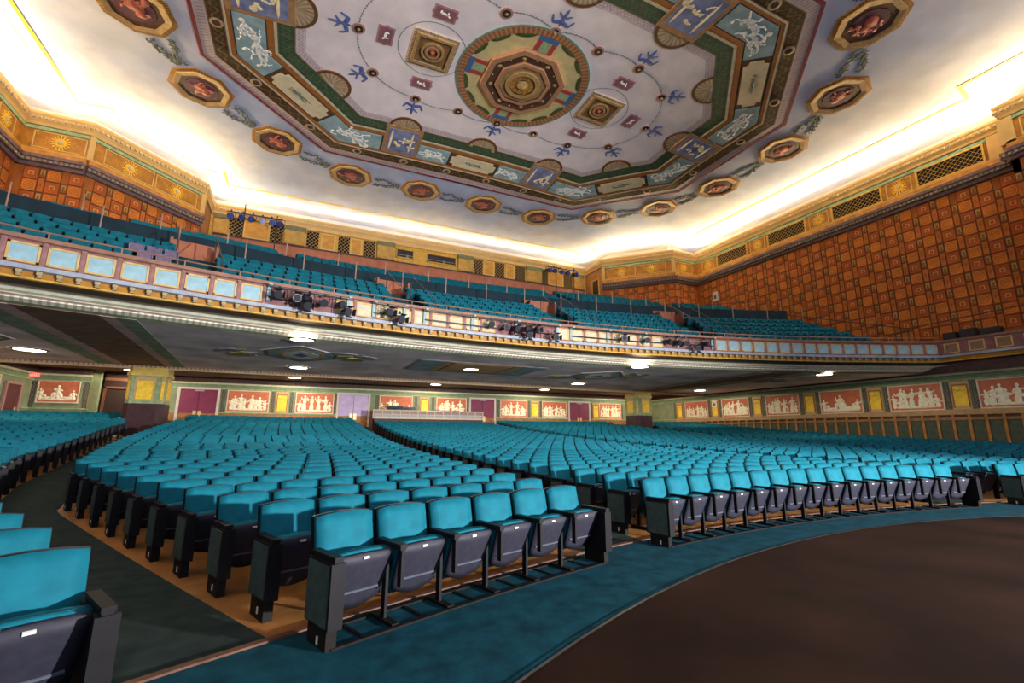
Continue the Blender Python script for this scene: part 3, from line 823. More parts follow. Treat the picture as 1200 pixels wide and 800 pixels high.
# cornice: lip, cyma, dentil bed (offset = metres into the room)
mb = MB()
mb.sweep(PATH, [(-.08, 16.30), (-.08, 16.62), (.0, 16.62), (.0, 16.50), (-.05, 16.40), (-.07, 16.24), (-.13, 16.12), (-.16, 15.98), (-.21, 15.98)])
cornice = tag(mb.build('trim_3', goldlite_m), 'pale gold cornice around the top of the walls hiding the cove lamps', 'cornice', kind='structure')
mb = MB(); mb.sweep(PATH, [(-.205, 15.98), (-.205, 15.90), (-.24, 15.90)]); mb.build('cornice_shadow_line', mat('dark_green_line', (0.06, 0.07, 0.03), 0.6, 0.2), cornice)  # narrow dark green strip along the foot of the cornice
mb = MB()
for a, b, u, n, L in SEGS:
    k = int(L / .22)
    for i in range(k):
        c = Vector((a[0], a[1], 0)) + u * (L * (i + .5) / k) + n * (-.075)
        M = frame(c, u, n); mb.box(-.055, .055, 0, .09, 16.26, 16.38, M=M)
tag(mb.build('dentil_course', dentil_m, cornice), kind='stuff')
# trough floor + back of the trough
mb = MB(); mb.sweep(PATH, [(-.08, 16.55), (-1.05, 16.55), (-1.05, 17.6)]); mb.build('cove_trough', white_m, cornice)
# cove lamp strips: shallow reflector troughs aimed up and into the room
for i, (a, b, u, n, L) in enumerate(SEGS):
    if L < 1.0: continue
    k = max(1, int(L / 2.4)); mid = Vector(((a[0] + b[0]) / 2, (a[1] + b[1]) / 2, 0))
    st = 0.2 if abs(mid.y - BACK) < .1 else (1.5 if mid.y < 7 else (1.15 if abs(n.x * n.y) > .1 else 1.0))
    for j in range(k):
        t = MB(); P = lambda x, d, z: Vector((a[0], a[1], z)) + u * x + n * d
        x0, x1 = L * j / k + .08, L * (j + 1) / k - .08
        t.face([P(x0, -.44, 16.575), P(x1, -.44, 16.575), P(x1, -.52, 16.70), P(x0, -.52, 16.70)], 0)
        t.face([P(x0, -.445, 16.56), P(x1, -.445, 16.56), P(x1, -.535, 16.70), P(x0, -.535, 16.70)], 1)
        t.face([P(x0, -.44, 16.56), P(x1, -.44, 16.56), P(x1, -.66, 16.555), P(x0, -.66, 16.555)], 1)
        o = t.build('cove_lamp', [cove_glow, white_m])
        tag(o, 'warm lamp strip lying in the trough behind the cornice', 'lamp', 'cove lamp strips')
        l = bpy.data.lights.new('cove_strip_light', 'AREA'); l.shape = 'RECTANGLE'; l.size = x1 - x0; l.size_y = .10; l.spread = math.radians(105)
        l.energy = COVE_W * st * (x1 - x0); l.color = (1.0, 0.76, 0.40)
        lo = bpy.data.objects.new('cove_strip_light', l); COL.objects.link(lo); lo.parent = o
        d = (n * math.cos(math.radians(27)) + Vector((0, 0, math.sin(math.radians(27))))).normalized()
        zax = -d; xax = u; yax = zax.cross(xax); c = P((x0 + x1) / 2, -.46, 16.645)
        lo.matrix_local = Matrix(((xax.x, yax.x, zax.x, c.x), (xax.y, yax.y, zax.y, c.y), (xax.z, yax.z, zax.z, c.z), (0, 0, 0, 1)))

# wall panels: frieze band z 14.35-15.9, ledge 13.8-14.35, tile field below
WX = {}
def wall_piece(name, a, b, z0, z1, m, label, back=.22):
    u = Vector((b[0] - a[0], b[1] - a[1], 0)); L = u.length; u.normalize(); n = Vector((-u.y, u.x, 0))
    ext = {(round(p.x, 3), round(p.y, 3)): m_ for p, m_ in PATH}
    xa = (-back * ext[(round(a[0], 3), round(a[1], 3))]).dot(u); xb = L + (-back * ext[(round(b[0], 3), round(b[1], 3))]).dot(u)
    mb = MB(); mb.box(xa, xb, -.35, 0, z0, z1)
    o = mb.build(name, m); o.matrix_local = frame(Vector((a[0], a[1], 0)) - n * back, u, n)
    tag(o, label, 'wall', kind='structure')
    WX[name] = (xa, xb)
    return o, L
tile_d = mat('tile_diamond', (0.52, 0.14, 0.016), 0.75, 0.22, 1.7, pattern=pat_diamond)
tile_n = mat('tile_arch', (0.42, 0.085, 0.013), 0.75, 0.22, 1.7, pattern=pat_ncell)
tile_s = mat('tile_small_arch', (0.26, 0.10, 0.02), 0.75, 0.22, 1.7, pattern=pat_nsmall)
tile_o = mat('tile_oval', (0.46, 0.12, 0.014), 0.75, 0.22, 1.7, pattern=pat_oval)
def tile_geo(mb, x0, x1, z0, z1, t=.02, mi=0):
    mb.face([(x0, t, z0), (x1, t, z0), (x1, t, z1), (x0, t, z1)][::-1], mi, [(0, 0), (1, 0), (1, 1), (0, 1)][::-1])
    e = .0
    for p, q in (((x0, z0), (x1, z0)), ((x1, z0), (x1, z1)), ((x1, z1), (x0, z1)), ((x0, z1), (x0, z0))):
        mb.face([(p[0], t, p[1]), (q[0], t, q[1]), (q[0], e, q[1]), (p[0], e, p[1])], mi)
def tile_cells(L, z0, z1):
    """wide squares (diamond / arch alternating) and narrow columns (small arch / oval)"""
    H, Wd, Nw, g = .62, .575, .255, .008
    cells = []; x = .05; c = 0
    while x + Wd < L:
        z = z1; r = 0
        while z - H > z0 - .01:
            cells.append((x + g, x + Wd - g, z - H + g, z - g, 0 if (r + c) % 2 else 1)); z -= H; r += 1
        x += Wd
        if x + Nw < L:
            z = z1 + (.0 if c % 2 else .62); r = 0
            while z - .48 > z0 - .01:
                h = .48 if r % 2 == 0 else .76
                if z <= z1 + .01 and z - h > z0 - .01: cells.append((x + g, x + Nw - g, z - h + g, z - g, 2 if h < .6 else 3))
                z -= h; r += 1
        x += Nw; c += 1
    return cells
TILE_M = [tile_d, tile_n, tile_s, tile_o]
all_tiles = []      # (distance, wall object, cell)
def upper_wall(name, a, b, label, features, zlow=5.0, tiles=True, ztile=6.2):
    o, L = wall_piece(name, a, b, zlow, 16.3, orange_m, label)
    P = lambda nm, me, x=0, z=0: place(nm, me, o, T((x, 0, z)))
    xa, xb = WX[name]
    # frieze bed, mouldings, ledge
    mb = MB(); mb.box(xa, xb, 0, .04, 14.70, 15.92); fr = mb.build('frieze_bed', ochre_m, o)
    mb = MB(); mb.box(xa, xb, 0, .10, 15.74, 15.90); mb.build('frieze_moulding', green_m, o)
    mb = MB(); mb.box(xa, xb, 0, .12, 14.62, 14.74); mb.build('frieze_moulding', gold_m, o)
    mb = MB(); mb.box(xa, xb, 0, .16, 14.34, 14.62); mb.build('frieze_moulding', mat('orange_gold_band', (0.52, 0.22, 0.05), 0.5, 0.35, 3), o)
    mb = MB(); mb.box(xa, xb, 0, .34, 14.16, 14.34); mb.box(xa, xb, 0, .26, 13.98, 14.16); mb.box(xa, xb, 0, .14, 13.80, 13.98)
    led = mb.build('ledge', purple_m, o)
    mb = MB(); k = int(L / .20)
    for i in range(k): mb.box(L * (i + .25) / k, L * (i + .75) / k, .26, .31, 14.0, 14.12)
    tag(mb.build('ledge_dentil_course', mat('ledge_dentils', (0.34, 0.26, 0.16), 0.6, 0.2), led), kind='stuff')
    for kind, x, hw in features:
        if kind == 'vent':
            def vm():
                mb = MB(); z0, z1 = 14.78, 15.68
                for q in ((-hw - .09, -hw, z0 - .06, z1 + .06), (hw, hw + .09, z0 - .06, z1 + .06), (-hw, hw, z0 - .06, z0 + .03), (-hw, hw, z1 - .03, z1 + .06)):
                    mb.box(q[0], q[1], 0, .12, q[2], q[3])
                return mb.mesh('vent_frame', gold_m)
            v = P('vent_grille', cached(('vf', hw), vm), x)
            def vd():
                mb = MB(); mb.box(-hw, hw, .0, .055, 14.78, 15.68); return mb.mesh('vent_opening', black_m)
            place('vent_opening', cached(('vo', hw), vd), v)
            def vl():
                mb = MB(); z0, z1 = 14.80, 15.66; H = z1 - z0; s_ = .25
                for sg in (-1, 1):
                    k = -int((2 * hw + H) / s_) - 1
                    for i in range(int((2 * hw + H) / s_) + 2):
                        xs = -hw - H + i * s_
                        # clip the diagonal xs + t (t 0..H) to the opening
                        t0, t1 = max(0, -hw - xs), min(H, hw - xs)
                        if t1 - t0 > .03:
                            za, zb = (z0 + t0, z0 + t1) if sg > 0 else (z1 - t0, z1 - t1)
                            mb.tube((xs + t0, .075, za), (xs + t1, .075, zb), .009, 4)
                return mb.mesh('lattice', gold_m)
            place('lattice', cached(('vl', hw), vl), v)
        elif kind == 'sun':
            def sm():
                mb = MB(); z = 15.24
                for q in ((-hw, -hw + .05, 14.80, 15.68), (hw - .05, hw, 14.80, 15.68), (-hw, hw, 14.80, 14.85), (-hw, hw, 15.63, 15.68)): mb.box(q[0], q[1], 0, .07, q[2], q[3])
                return mb.mesh('sunburst_panel', goldlite_m)
            s_ = P('sunburst_panel', cached(('sp', hw), sm), x)
            def sb():
                mb = MB(); z = 15.24; n = 16
                for k in range(n):
                    t = 2 * math.pi * k / n
                    limb(mb, .22 * math.cos(t), z + .22 * math.sin(t), .41 * math.cos(t), z + .41 * math.sin(t), .045, .035, .07)
                dome(mb, 0, z, .29, .29, .08, n=16)
                return mb.mesh('sunburst', mat('sunburst_gold', (0.88, 0.52, 0.03), 0.45, 0.15, 5))
            place('sunburst', cached('sb', sb), s_)
            def sc():
                mb = MB(); dome(mb, 0, 15.24, .11, .11, .04, n=10, y0=.075); return mb.mesh('sun_face', mat('sun_face_grey', (0.55, 0.48, 0.40), 0.5))
            place('sun_face', cached('sc', sc), s_)
            def sl():
                mb = MB()
                for sg in (-1, 1):
                    for j in range(5): limb(mb, sg * .5, 15.24, sg * (.5 + .22 * math.cos(j * 1.25)), 15.24 + .26 * math.sin(j * 1.25), .03, .02, .05)
                return mb.mesh('scroll_work', gold_m)
            if hw > .75: place('scroll_work', cached('sl', sl), s_)
        elif kind == 'post':
            mb = MB(); mb.box(x - hw, x + hw, 0, .12, 14.62, 15.92); mb.build('frieze_pilaster', goldlite_m, o)
    if tiles:
        for cell in tile_cells(L, ztile, 13.78):
            c = o.matrix_local @ Vector(((cell[0] + cell[1]) / 2, 0, (cell[2] + cell[3]) / 2))
            all_tiles.append(((c - Vector(CAM_POS)).length if (c.x > 0) else (c - Vector(CAM_POS)).length + 6, o, cell))
    return o
# right wall runs from the stage to the back; x along the wall = y - 7.9
vents = [10.2, 14.7, 19.2, 23.7]
feat = [('vent', y - 7.9, 1.33) for y in vents] + [('sun', y - 7.9, .62) for y in (12.45, 16.95, 21.45, 26.05)] + [('post', .45, .3)]
wall_r = upper_wall('wall_right', (W, 7.9), (W, 27.2), 'orange stencilled side wall with lattice vents on the side of the long frieze', feat)
L_ = 27.2 - 7.9
wall_l = upper_wall('wall_left', (-W, 27.2), (-W, 7.9), 'orange stencilled side wall behind the stacked chairs on the balcony', [('vent', L_ - f[1], f[2]) if f[0] == 'vent' else (f[0], L_ - f[1], f[2]) for f in feat], ztile=9.0)
upper_wall('wall_return_right', UPPER[1], UPPER[2], 'short orange wall return with one sunburst beside the vents', [('sun', 1.2, 1.0)], ztile=9.5)
dl = math.hypot(4.21, 4.45)
upper_wall('wall_corner_right', UPPER[2], UPPER[3], 'diagonal orange corner wall with two sunbursts and a service door at its end', [('sun', 1.9, 1.2), ('sun', 4.4, 1.2), ('post', .12, .12), ('post', dl - .15, .14)], ztile=10.5)
upper_wall('wall_return_left', UPPER[7], UPPER[8], 'short orange wall return with one sunburst near the bright cove', [('sun', 1.2, 1.0)], ztile=9.5)
upper_wall('wall_corner_left', UPPER[6], UPPER[7], 'diagonal orange corner wall with two sunbursts beside the lamp bar', [('sun', dl - 1.9, 1.2), ('sun', dl - 4.4, 1.2), ('post', .15, .14), ('post', dl - .12, .12)], ztile=10.5)
for nm, a, b in (('wall_end_right', UPPER[3], UPPER[4]), ('wall_end_left', UPPER[5], UPPER[6])):
    o, L = wall_piece(nm, a, b, 8.0, 16.3, mat('dull_orange_wall', (0.34, 0.15, 0.05), 0.7, 0.2, 2), 'narrow brown-orange wall return beside the rear panels, %s' % ('with a doorway' if 'right' in nm else 'without a doorway'))
    if 'right' in nm:
        mb = MB(); mb.box(.7, 1.6, 0, .06, 12.2, 15.0); d = mb.build('doorway', mat('dark_doorway', (0.05, 0.025, 0.02), 0.6), o)
        mb = MB(); mb.box(.6, .7, 0, .1, 12.2, 15.1); mb.box(1.6, 1.7, 0, .1, 12.2, 15.1); mb.box(.6, 1.7, 0, .1, 15.0, 15.1); mb.build('door_surround', gold_m, d)
for sg in (-1, 1):
    a, b = ((PIER_X, STAGE_END), (PIER_X, 7.9)) if sg > 0 else ((-PIER_X, 7.9), (-PIER_X, STAGE_END))
    L = 9.4
    upper_wall('wall_pier_' + ('right' if sg > 0 else 'left'), a, b, 'orange stage-side pier with sunburst and green-gold post', [('sun', (L - 1.5) if sg > 0 else 1.5, .75), ('post', (L - .3) if sg > 0 else .3, .26)], zlow=4.9)
    a, b = ((PIER_X, 7.9), (W, 7.9)) if sg > 0 else ((-W, 7.9), (-PIER_X, 7.9))
    upper_wall('wall_pier_end_' + ('right' if sg > 0 else 'left'), a, b, 'narrow orange side of the stage pier', [], zlow=4.9, tiles=False)
# tiles: the 300 largest as parts, the rest of every wall joined
all_tiles.sort(key=lambda t: t[0])
rest = {}
for i, (d, o, c) in enumerate(all_tiles):
    w_, h_ = c[1] - c[0], c[3] - c[2]
    if i < 300 and o.name.startswith('wall_right'):
        def tm():
            mb = MB(); tile_geo(mb, -w_ / 2, w_ / 2, -h_ / 2, h_ / 2); return mb.mesh('stencilled_tile', TILE_M[c[4]])
        place('stencilled_tile', cached(('tile', c[4]), tm), o, T(((c[0] + c[1]) / 2, 0, (c[2] + c[3]) / 2)))
    else: rest.setdefault(o.name, (o, []))[1].append(c)
for nm, (o, cells) in rest.items():
    mb = MB()
    for c in cells: tile_geo(mb, c[0], c[1], c[2], c[3], mi=c[4])
    tag(mb.build('stencilled_tiles_field', TILE_M, o), kind='stuff')

# rear upper wall
o_back, L_back = wall_piece('wall_back', (14.8, BACK), (-14.8, BACK), 8.0, 16.3, gold_m, 'golden rear balcony wall with lattice grilles and projection windows', back=.22)
bx = lambda X: 14.8 - X     # wall-local x from world X
mb = MB(); mb.box(0, L_back, 0, .10, 11.5, 14.44); mb.build('dado', salmon_m, o_back)
mb = MB(); mb.box(0, L_back, 0, .14, 14.40, 14.50); mb.build('dado_rail', brown_m, o_back)
mb = MB(); mb.box(0, L_back, 0, .12, 15.86, 16.05); mb.build('head_rail', goldlite_m, o_back)
opanel_m = mat('amber_panel', (0.62, 0.30, 0.05), 0.55, 0.2, 3)
pil_green = mat('green_brown_capital', (0.16, 0.17, 0.09), 0.6, 0.2)
def back_feature(kind, x0, x1):
    hw = abs(x1 - x0) / 2; c = bx((x0 + x1) / 2); z0, z1 = 14.53, 15.80
    if kind == 'lat':
        mb = MB(); mb.box(-hw, hw, 0, .03, z0, z1); o = mb.build('grille', black_m, o_back, T((c, 0, 0)))
        mb = MB(); H = z1 - z0; s_ = .27
        for sg in (-1, 1):
            for i in range(int((2 * hw + H) / s_) + 2):
                xs = -hw - H + i * s_; t0, t1 = max(0, -hw - xs), min(H, hw - xs)
                if t1 - t0 > .03:
                    za, zb = (z0 + t0, z0 + t1) if sg > 0 else (z1 - t0, z1 - t1)
                    mb.tube((xs + t0, .05, za), (xs + t1, .05, zb), .011, 4)
        mb.build('lattice', goldlite_m, o)
    elif kind == 'pan':
        mb = MB(); mb.box(-hw, hw, 0, .06, z0, z1); o = mb.build('amber_panel', goldlite_m, o_back, T((c, 0, 0)))
        mb = MB(); mb.box(-hw + .1, hw - .1, .03, .075, z0 + .1, z1 - .1); mb.build('panel_field', opanel_m, o)
    elif kind == 'pil':
        mb = MB(); mb.box(-hw, hw, 0, .22, z0, z1 + .1); o = mb.build('pilaster', mat('pilaster_amber', (0.52, 0.30, 0.07), 0.6, 0.2, 3), o_back, T((c, 0, 0)))
        mb = MB(); mb.box(-hw - .04, hw + .04, 0, .26, z1 - .22, z1 + .1); mb.build('capital', pil_green, o)
    elif kind == 'win':
        mb = MB(); zz0, zz1 = 14.85, 15.6
        for q in ((-hw, -hw + .07, zz0, zz1), (hw - .07, hw, zz0, zz1), (-hw, hw, zz0, zz0 + .07), (-hw, hw, zz1 - .07, zz1)): mb.box(q[0], q[1], 0, .12, q[2], q[3])
        o = mb.build('projection_window', gold_m, o_back, T((c, 0, 0)))
        mb = MB(); mb.box(-hw + .07, hw - .07, 0, .03, zz0 + .07, zz1 - .07); mb.build('pane', mat('dark_glass', (0.05, 0.04, 0.045), 0.12, 0.4, 2), o)
        mb = MB(); mb.box(-hw + .07, hw - .07, .03, .06, zz0 + .25, zz0 + .29); mb.box(-.3, -.1, .03, .08, zz0 + .1, zz0 + .32); mb.build('window_gear', mat('gear_grey', (0.25, 0.22, 0.22), 0.5), o)
for k, x0, x1 in (('pil', 14.6, 13.5), ('lat', 13.42, 12.6), ('pan', 12.5, 11.0), ('lat', 10.9, 10.3), ('pil', 10.2, 8.75), ('lat', 8.6, 7.7), ('pan', 7.55, 6.75), ('lat', 6.6, 5.75), ('pan', 5.65, 4.7), ('lat', 4.6, 3.8), ('pil', 3.7, 2.4)):
    back_feature(k, x0, x1)
for k, x0, x1 in (('pil', -14.75, -13.95), ('lat', -13.9, -13.1), ('pan', -13.05, -11.45), ('lat', -11.4, -10.6), ('pil', -10.5, -9.15), ('lat', -9.05, -8.25), ('pan', -8.1, -7.1), ('lat', -6.9, -6.1), ('pan', -6.05, -5.2), ('lat', -5.1, -4.25), ('pil', -4.1, -2.8)):
    back_feature(k, x0, x1)
back_feature('win', -2.65, -1.25); back_feature('win', -.2, 2.25)

# ------------------------------------------------------------------ lower walls with painted frieze
def ornament_strip(key, w, h):
    def f():
        mb = MB(); mb.face([(-w / 2, .03, -h / 2), (-w / 2, .03, h / 2), (w / 2, .03, h / 2), (w / 2, .03, -h / 2)], 0, [(0, 0), (h, 0), (h, 1), (0, 1)])
        mb.box(-w / 2, w / 2, -.01, .028, -h / 2, h / 2); return mb.mesh('ornament_strip', orn_m)
    return cached(key, f)
def frame_mesh(key, w, h, t, d, m, name):
    def f():
        mb = MB()
        for q in ((-w / 2 - t, -w / 2, -h / 2 - t, h / 2 + t), (w / 2, w / 2 + t, -h / 2 - t, h / 2 + t), (-w / 2, w / 2, -h / 2 - t, -h / 2), (-w / 2, w / 2, h / 2, h / 2 + t)):
            mb.box(q[0], q[1], 0, d, q[2], q[3])
        return mb.mesh(name, m)
    return cached(key, f)
def block_mesh(key, w, h, d, m, name, y0=0.0):
    def f():
        mb = MB(); mb.box(-w / 2, w / 2, y0, d, -h / 2, h / 2); return mb.mesh(name, m)
    return cached(key, f)
seedc = [0]
def frieze_panel(wall, x, w=2.42, z0=2.65, z1=4.05):
    h = z1 - z0; zc_ = (z0 + z1) / 2
    o = place('frieze_panel', block_mesh(('fp', round(w, 2)), w, h, .04, terra_m, 'frieze_panel'), wall, T((x, 0, zc_)))
    place('panel_frame', frame_mesh(('ff', round(w, 2)), w - .12, h - .12, .06, .07, cream_m, 'panel_frame'), o)
    me = relief_scene(seedc[0], w - .2, h - .2).mesh('relief_figures', figure_m, True); seedc[0] += 1
    place('relief_figures', me, o, T((0, .04, 0)))
def yellow_panel(wall, x, w=.74, z0=2.65, z1=4.05):
    h = z1 - z0; zc_ = (z0 + z1) / 2
    o = place('yellow_panel', block_mesh(('yf', w), w, h, .05, mat('tan_panel_border', (0.50, 0.34, 0.16), 0.6, 0.15), 'yellow_panel'), wall, T((x, 0, zc_)))
    place('panel_field', block_mesh(('yp', w), w - .2, h - .42, .06, ypanel_m, 'panel_field'), o, T((0, 0, -.06)))
    def ar():
        mb = MB(); hw = (w - .2) / 2
        mb.box(-hw - .05, -hw, 0, .08, -.62, .52); mb.box(hw, hw + .05, 0, .08, -.62, .52); mb.box(-hw, hw, 0, .08, .48, .54)
        return mb.mesh('panel_arch', mat('rust_panel_line', (0.34, 0.10, 0.04), 0.6, 0.1))
    place('panel_arch', cached(('ya', w), ar), o)
    def sw():
        mb = MB()
        for k in range(9):
            t = k / 8; limb(mb, (t - .5) * .44, .28 - .09 * math.sin(t * 2 * math.pi) ** 2, (t - .42) * .44, .28 - .09 * math.sin((t + .12) * 2 * math.pi) ** 2, .012, .012, .015)
        return mb.mesh('swag', mat('olive_ink', (0.24, 0.18, 0.04), 0.6, 0.1))
    place('swag', cached('ysw', sw), o, T((0, .06, 0)))
def wainscot(wall, x0, x1, zb, dz=0.0):
    n = int(round((x1 - x0) / .62)); p = (x1 - x0) / n
    for k in range(n):
        cx_ = x0 + p * (k + .5)
        pa = place('wainscot_panel', block_mesh('wp', .62, 2.1, .02, dgreen_m, 'wainscot_panel'), wall, T((cx_, 0, 1.13)))
        place('wainscot_cell', block_mesh('wc', .50, .14, .03, mat('dark_cell', (0.09, 0.035, 0.015), 0.6, 0.2), 'wainscot_cell'), wall, T((cx_, 0, 2.33)))
        place('stile', block_mesh('ws', .11, 2.4, .07, stile_m, 'stile'), wall, T((x0 + p * k, 0, 1.25)))
    L = x1 - x0
    for z, h, d, m in ((2.19, .10, .08, wood_m), (2.52, .26, .12, mat('tan_wood_ledge', (0.40, 0.24, 0.11), 0.5, 0.2))):
        mb = MB(); mb.box(x0, x1, 0, d, z - h / 2, z + h / 2); mb.build('wainscot_rail', m, wall)
def frieze_header(wall, x0, x1):
    for z0, z1, d, m, nm in ((4.08, 4.14, .07, green_m, 'green_border'), (4.14, 4.36, .05, mat('green_key_border', (0.17, 0.23, 0.13), 0.6, 0.2, pattern=None), 'header_band'), (4.36, 4.46, .14, mat('cream_green_cornice', (0.58, 0.60, 0.38), 0.6, 0.15), 'header_cornice'), (2.58, 2.65, .06, green_m, 'green_border'), (4.46, 5.0, .30, brown_m, 'header_fascia')):
        mb = MB(); mb.box(x0, x1, 0, d, z0, z1); mb.build(nm, m, wall)
def lower_wall(name, o, u, n, L, label, z1=5.0):
    mb = MB(); mb.box(0, L, -.3, 0, -.1, z1)
    w_ = mb.build(name, mat('sage_wall', (0.20, 0.24, 0.14), 0.7, 0.2, 2)); w_.matrix_local = frame(o, u, n)
    tag(w_, label, 'wall', kind='structure'); return w_
lr = lower_wall('wall_lower_right', (W, -2, 0), (0, 1, 0), (-1, 0, 0), 36.2, 'sage green lower wall with terracotta relief frieze above wood wainscot')
for k in range(-1, 6): frieze_panel(lr, 9.5 + 3.75 * k + 2)
for k in range(0, 6):
    yellow_panel(lr, 7.625 + 3.75 * k + 2)
    for s_ in (-1, 1): place('ornament_strip', ornament_strip('os', .20, 1.36), lr, T((7.625 + 3.75 * k + 2 + s_ * .53, 0, 3.35)))
wainscot(lr, 2.0, 32.5, 0); frieze_header(lr, 2.0, 36.0)
yellow_panel(lr, 32.1); place('ornament_strip', ornament_strip('os', .20, 1.36), lr, T((32.7, 0, 3.35)))
ll = lower_wall('wall_lower_left', (-W, 34.2, 0), (0, -1, 0), (1, 0, 0), 36.2, 'sage green lower side wall beyond the far block of seats')
for k in range(2, 6): frieze_panel(ll, 34.2 - (9.5 + 3.75 * k))
for k in range(2, 6): yellow_panel(ll, 34.2 - (11.375 + 3.75 * k) + 3.75)
wainscot(ll, 5.0, 20.0, 0); frieze_header(ll, 0, 20)

YB = 34.0
lb = lower_wall('wall_lower_back', (W, YB, 0), (-1, 0, 0), (0, -1, 0), 2 * W, 'sage green rear wall with terracotta relief panels between plum doors')
wx = lambda X: W - X
for X in (-11.5, -7.55, -2.1, 2.1, 7.35, 11.15, 16.9): frieze_panel(lb, wx(X), 2.4)
for X in (-9.55, 0, 9.3, 15.35): yellow_panel(lb, wx(X))
for X in (-12.9, -10.1, -9.0, -6.25, -3.45, -.65, .65, 3.45, 6.0, 8.75, 9.85, 12.5, 14.85, 15.85, 18.2): place('ornament_strip', ornament_strip('os', .20, 1.36), lb, T((wx(X), 0, 3.35)))
frieze_header(lb, 0, 2 * W)
mb = MB(); mb.box(0, 2 * W, 0, .1, .9, 2.55); mb.build('dado', wood_m, lb)
# doors in the rear wall
def double_door(n, X, m, label, y=YB, z0=1.55, hw=.98, z1=4.02):
    e = empty('door_%d' % n, (X, y - .02, z0)); tag(e, label, 'door', kind='structure')
    mb = MB()
    for q in ((-hw - .14, -hw, 0, z1 - z0 + .12), (hw, hw + .14, 0, z1 - z0 + .12), (-hw, hw, z1 - z0, z1 - z0 + .12)): mb.box(q[0], q[1], -.10, 0, q[2], q[3])
    mb.build('door_frame', mat('pale_door_frame', (0.55, 0.50, 0.46), 0.5, 0.1), e)
    for s_ in (-1, 1):
        mb = MB(); mb.box(-hw / 2 + .012, hw / 2 - .012, -.07, 0, 0, z1 - z0 - .01)
        l = mb.build('door_leaf', m, e, T((s_ * hw / 2, 0, 0)))
        mb = MB(); mb.box(-.09, .09, -.085, -.07, .75, 1.15); mb.tube((0, -.12, .8), (0, -.12, 1.1), .015); mb.box(-.01, .01, -.12, -.08, .8, .83); mb.box(-.01, .01, -.12, -.08, 1.07, 1.1)
        mb.build('push_plate', brass_m, l, T((-s_ * (hw / 2 - .13), 0, 0)))
    mb = MB(); mb.box(-.25, .25, -.10, -.07, z1 - z0 - .12, z1 - z0 - .03); mb.build('door_closer', mat('grey_closer', (0.35, 0.34, 0.36), 0.4, 0.1), e)
    return e
double_door(1, -14.2, door_m, 'plum double door beside the chamfered column')
double_door(2, -5.05, lavdoor_m, 'lavender double door lit brightly beside the control booth')  # paler lavender than the plum doors
double_door(3, 4.62, door_m, 'plum double door partly behind the control booth')
double_door(4, 13.6, door_m, 'plum double door beside the rear block of seats and a narrow amber panel')
double_door(5, 20.3, mat('dark_plum_door', (0.06, 0.015, 0.025), 0.5), 'dark double door in the far corner under a red sign', hw=.7)
# recessed left corner: panel wall, dark passage and side door
lc = lower_wall('wall_recess_left', (-18.6, 32.4, 0), (-1, 0, 0), (0, -1, 0), 2.8, 'short green wall with one relief panel between the dark passage and the corner')
frieze_panel(lc, 1.65, 1.75, 2.9, 4.1); frieze_header(lc, 0.35, 2.8)
for x in (.5, 2.68): place('ornament_strip', ornament_strip('os', .20, 1.36), lc, T((x, 0, 3.35)))
dp = empty('door_6', (-17.55, 32.9, 1.4)); tag(dp, 'dark brown passage doorway with wooden frame behind the column', 'door', kind='structure')
mb = MB(); mb.box(-1.0, 1.0, 0, .1, 0, 3.3); mb.build('door_void', mat('dark_void', (0.025, 0.012, 0.01), 0.6), dp)  # solid slab, the shade of the passage is put into its dark colour
mb = MB()
for q in ((-1.0, -.88, 0, 2.5), (.25, .37, 0, 2.5), (.8, .95, 0, 2.5), (-1.0, .95, 2.4, 2.52), (-1.0, 1.0, 2.85, 3.0)): mb.box(q[0], q[1], -.08, 0, q[2], q[3])
mb.build('door_frame', mat('dark_brown_frame', (0.14, 0.055, 0.03), 0.5, 0.2), dp)
d7 = empty('door_7', (-W + .02, 30.6, 1.3)); d7.rotation_euler = (0, 0, math.pi / 2); tag(d7, 'dark plum side door under the red exit sign', 'door', kind='structure')
mb = MB(); mb.box(-.6, .6, -.06, 0, 0, 2.4); l7 = mb.build('door_leaf', mat('plum_brown_door', (0.10, 0.025, 0.03), 0.5), d7)
mb = MB(); mb.box(.35, .5, -.08, -.06, 1.0, 1.3); mb.build('push_plate', brass_m, l7)
mb = MB()
for q in ((-.72, -.6, 0, 2.5), (.6, .72, 0, 2.5), (-.6, .6, 2.4, 2.5)): mb.box(q[0], q[1], -.1, 0, q[2], q[3])
mb.build('door_frame', mat('pinkish_frame', (0.36, 0.20, 0.18), 0.5), d7)
def exit_sign(x, y, z, rz, lab):
    e = empty('exit_sign', (x, y, z), rz); tag(e, lab, 'sign')
    mb = MB(); mb.box(-.24, .24, 0, .07, -.11, .11); mb.build('sign_box', exit_glow, e)
    c = bpy.data.curves.new('exit_text', 'FONT'); c.body = 'EXIT'; c.size = .2; c.align_x = 'CENTER'; c.align_y = 'CENTER'; c.extrude = .004
    t = bpy.data.objects.new('sign_lettering', c); COL.objects.link(t); t.parent = e
    t.matrix_local = Matrix.Translation((0, -.006, 0)) @ Matrix.Rotation(math.pi / 2, 4, 'X')
    c.materials.append(mat('sign_white', (0.9, 0.8, 0.75), 0.5, 0))
    bpy.context.view_layer.update()
    me = bpy.data.meshes.new_from_object(t.evaluated_get(bpy.context.evaluated_depsgraph_get()))
    M_ = t.matrix_local.copy(); bpy.data.objects.remove(t); place('sign_lettering', me, e, M_)
exit_sign(-21.2, 32.0, 4.32, 1.0, 'red exit sign above the dark side door in the corner')
exit_sign(20.3, 33.9, 4.25, 0, 'red exit sign above the dark double door near the frieze wall')

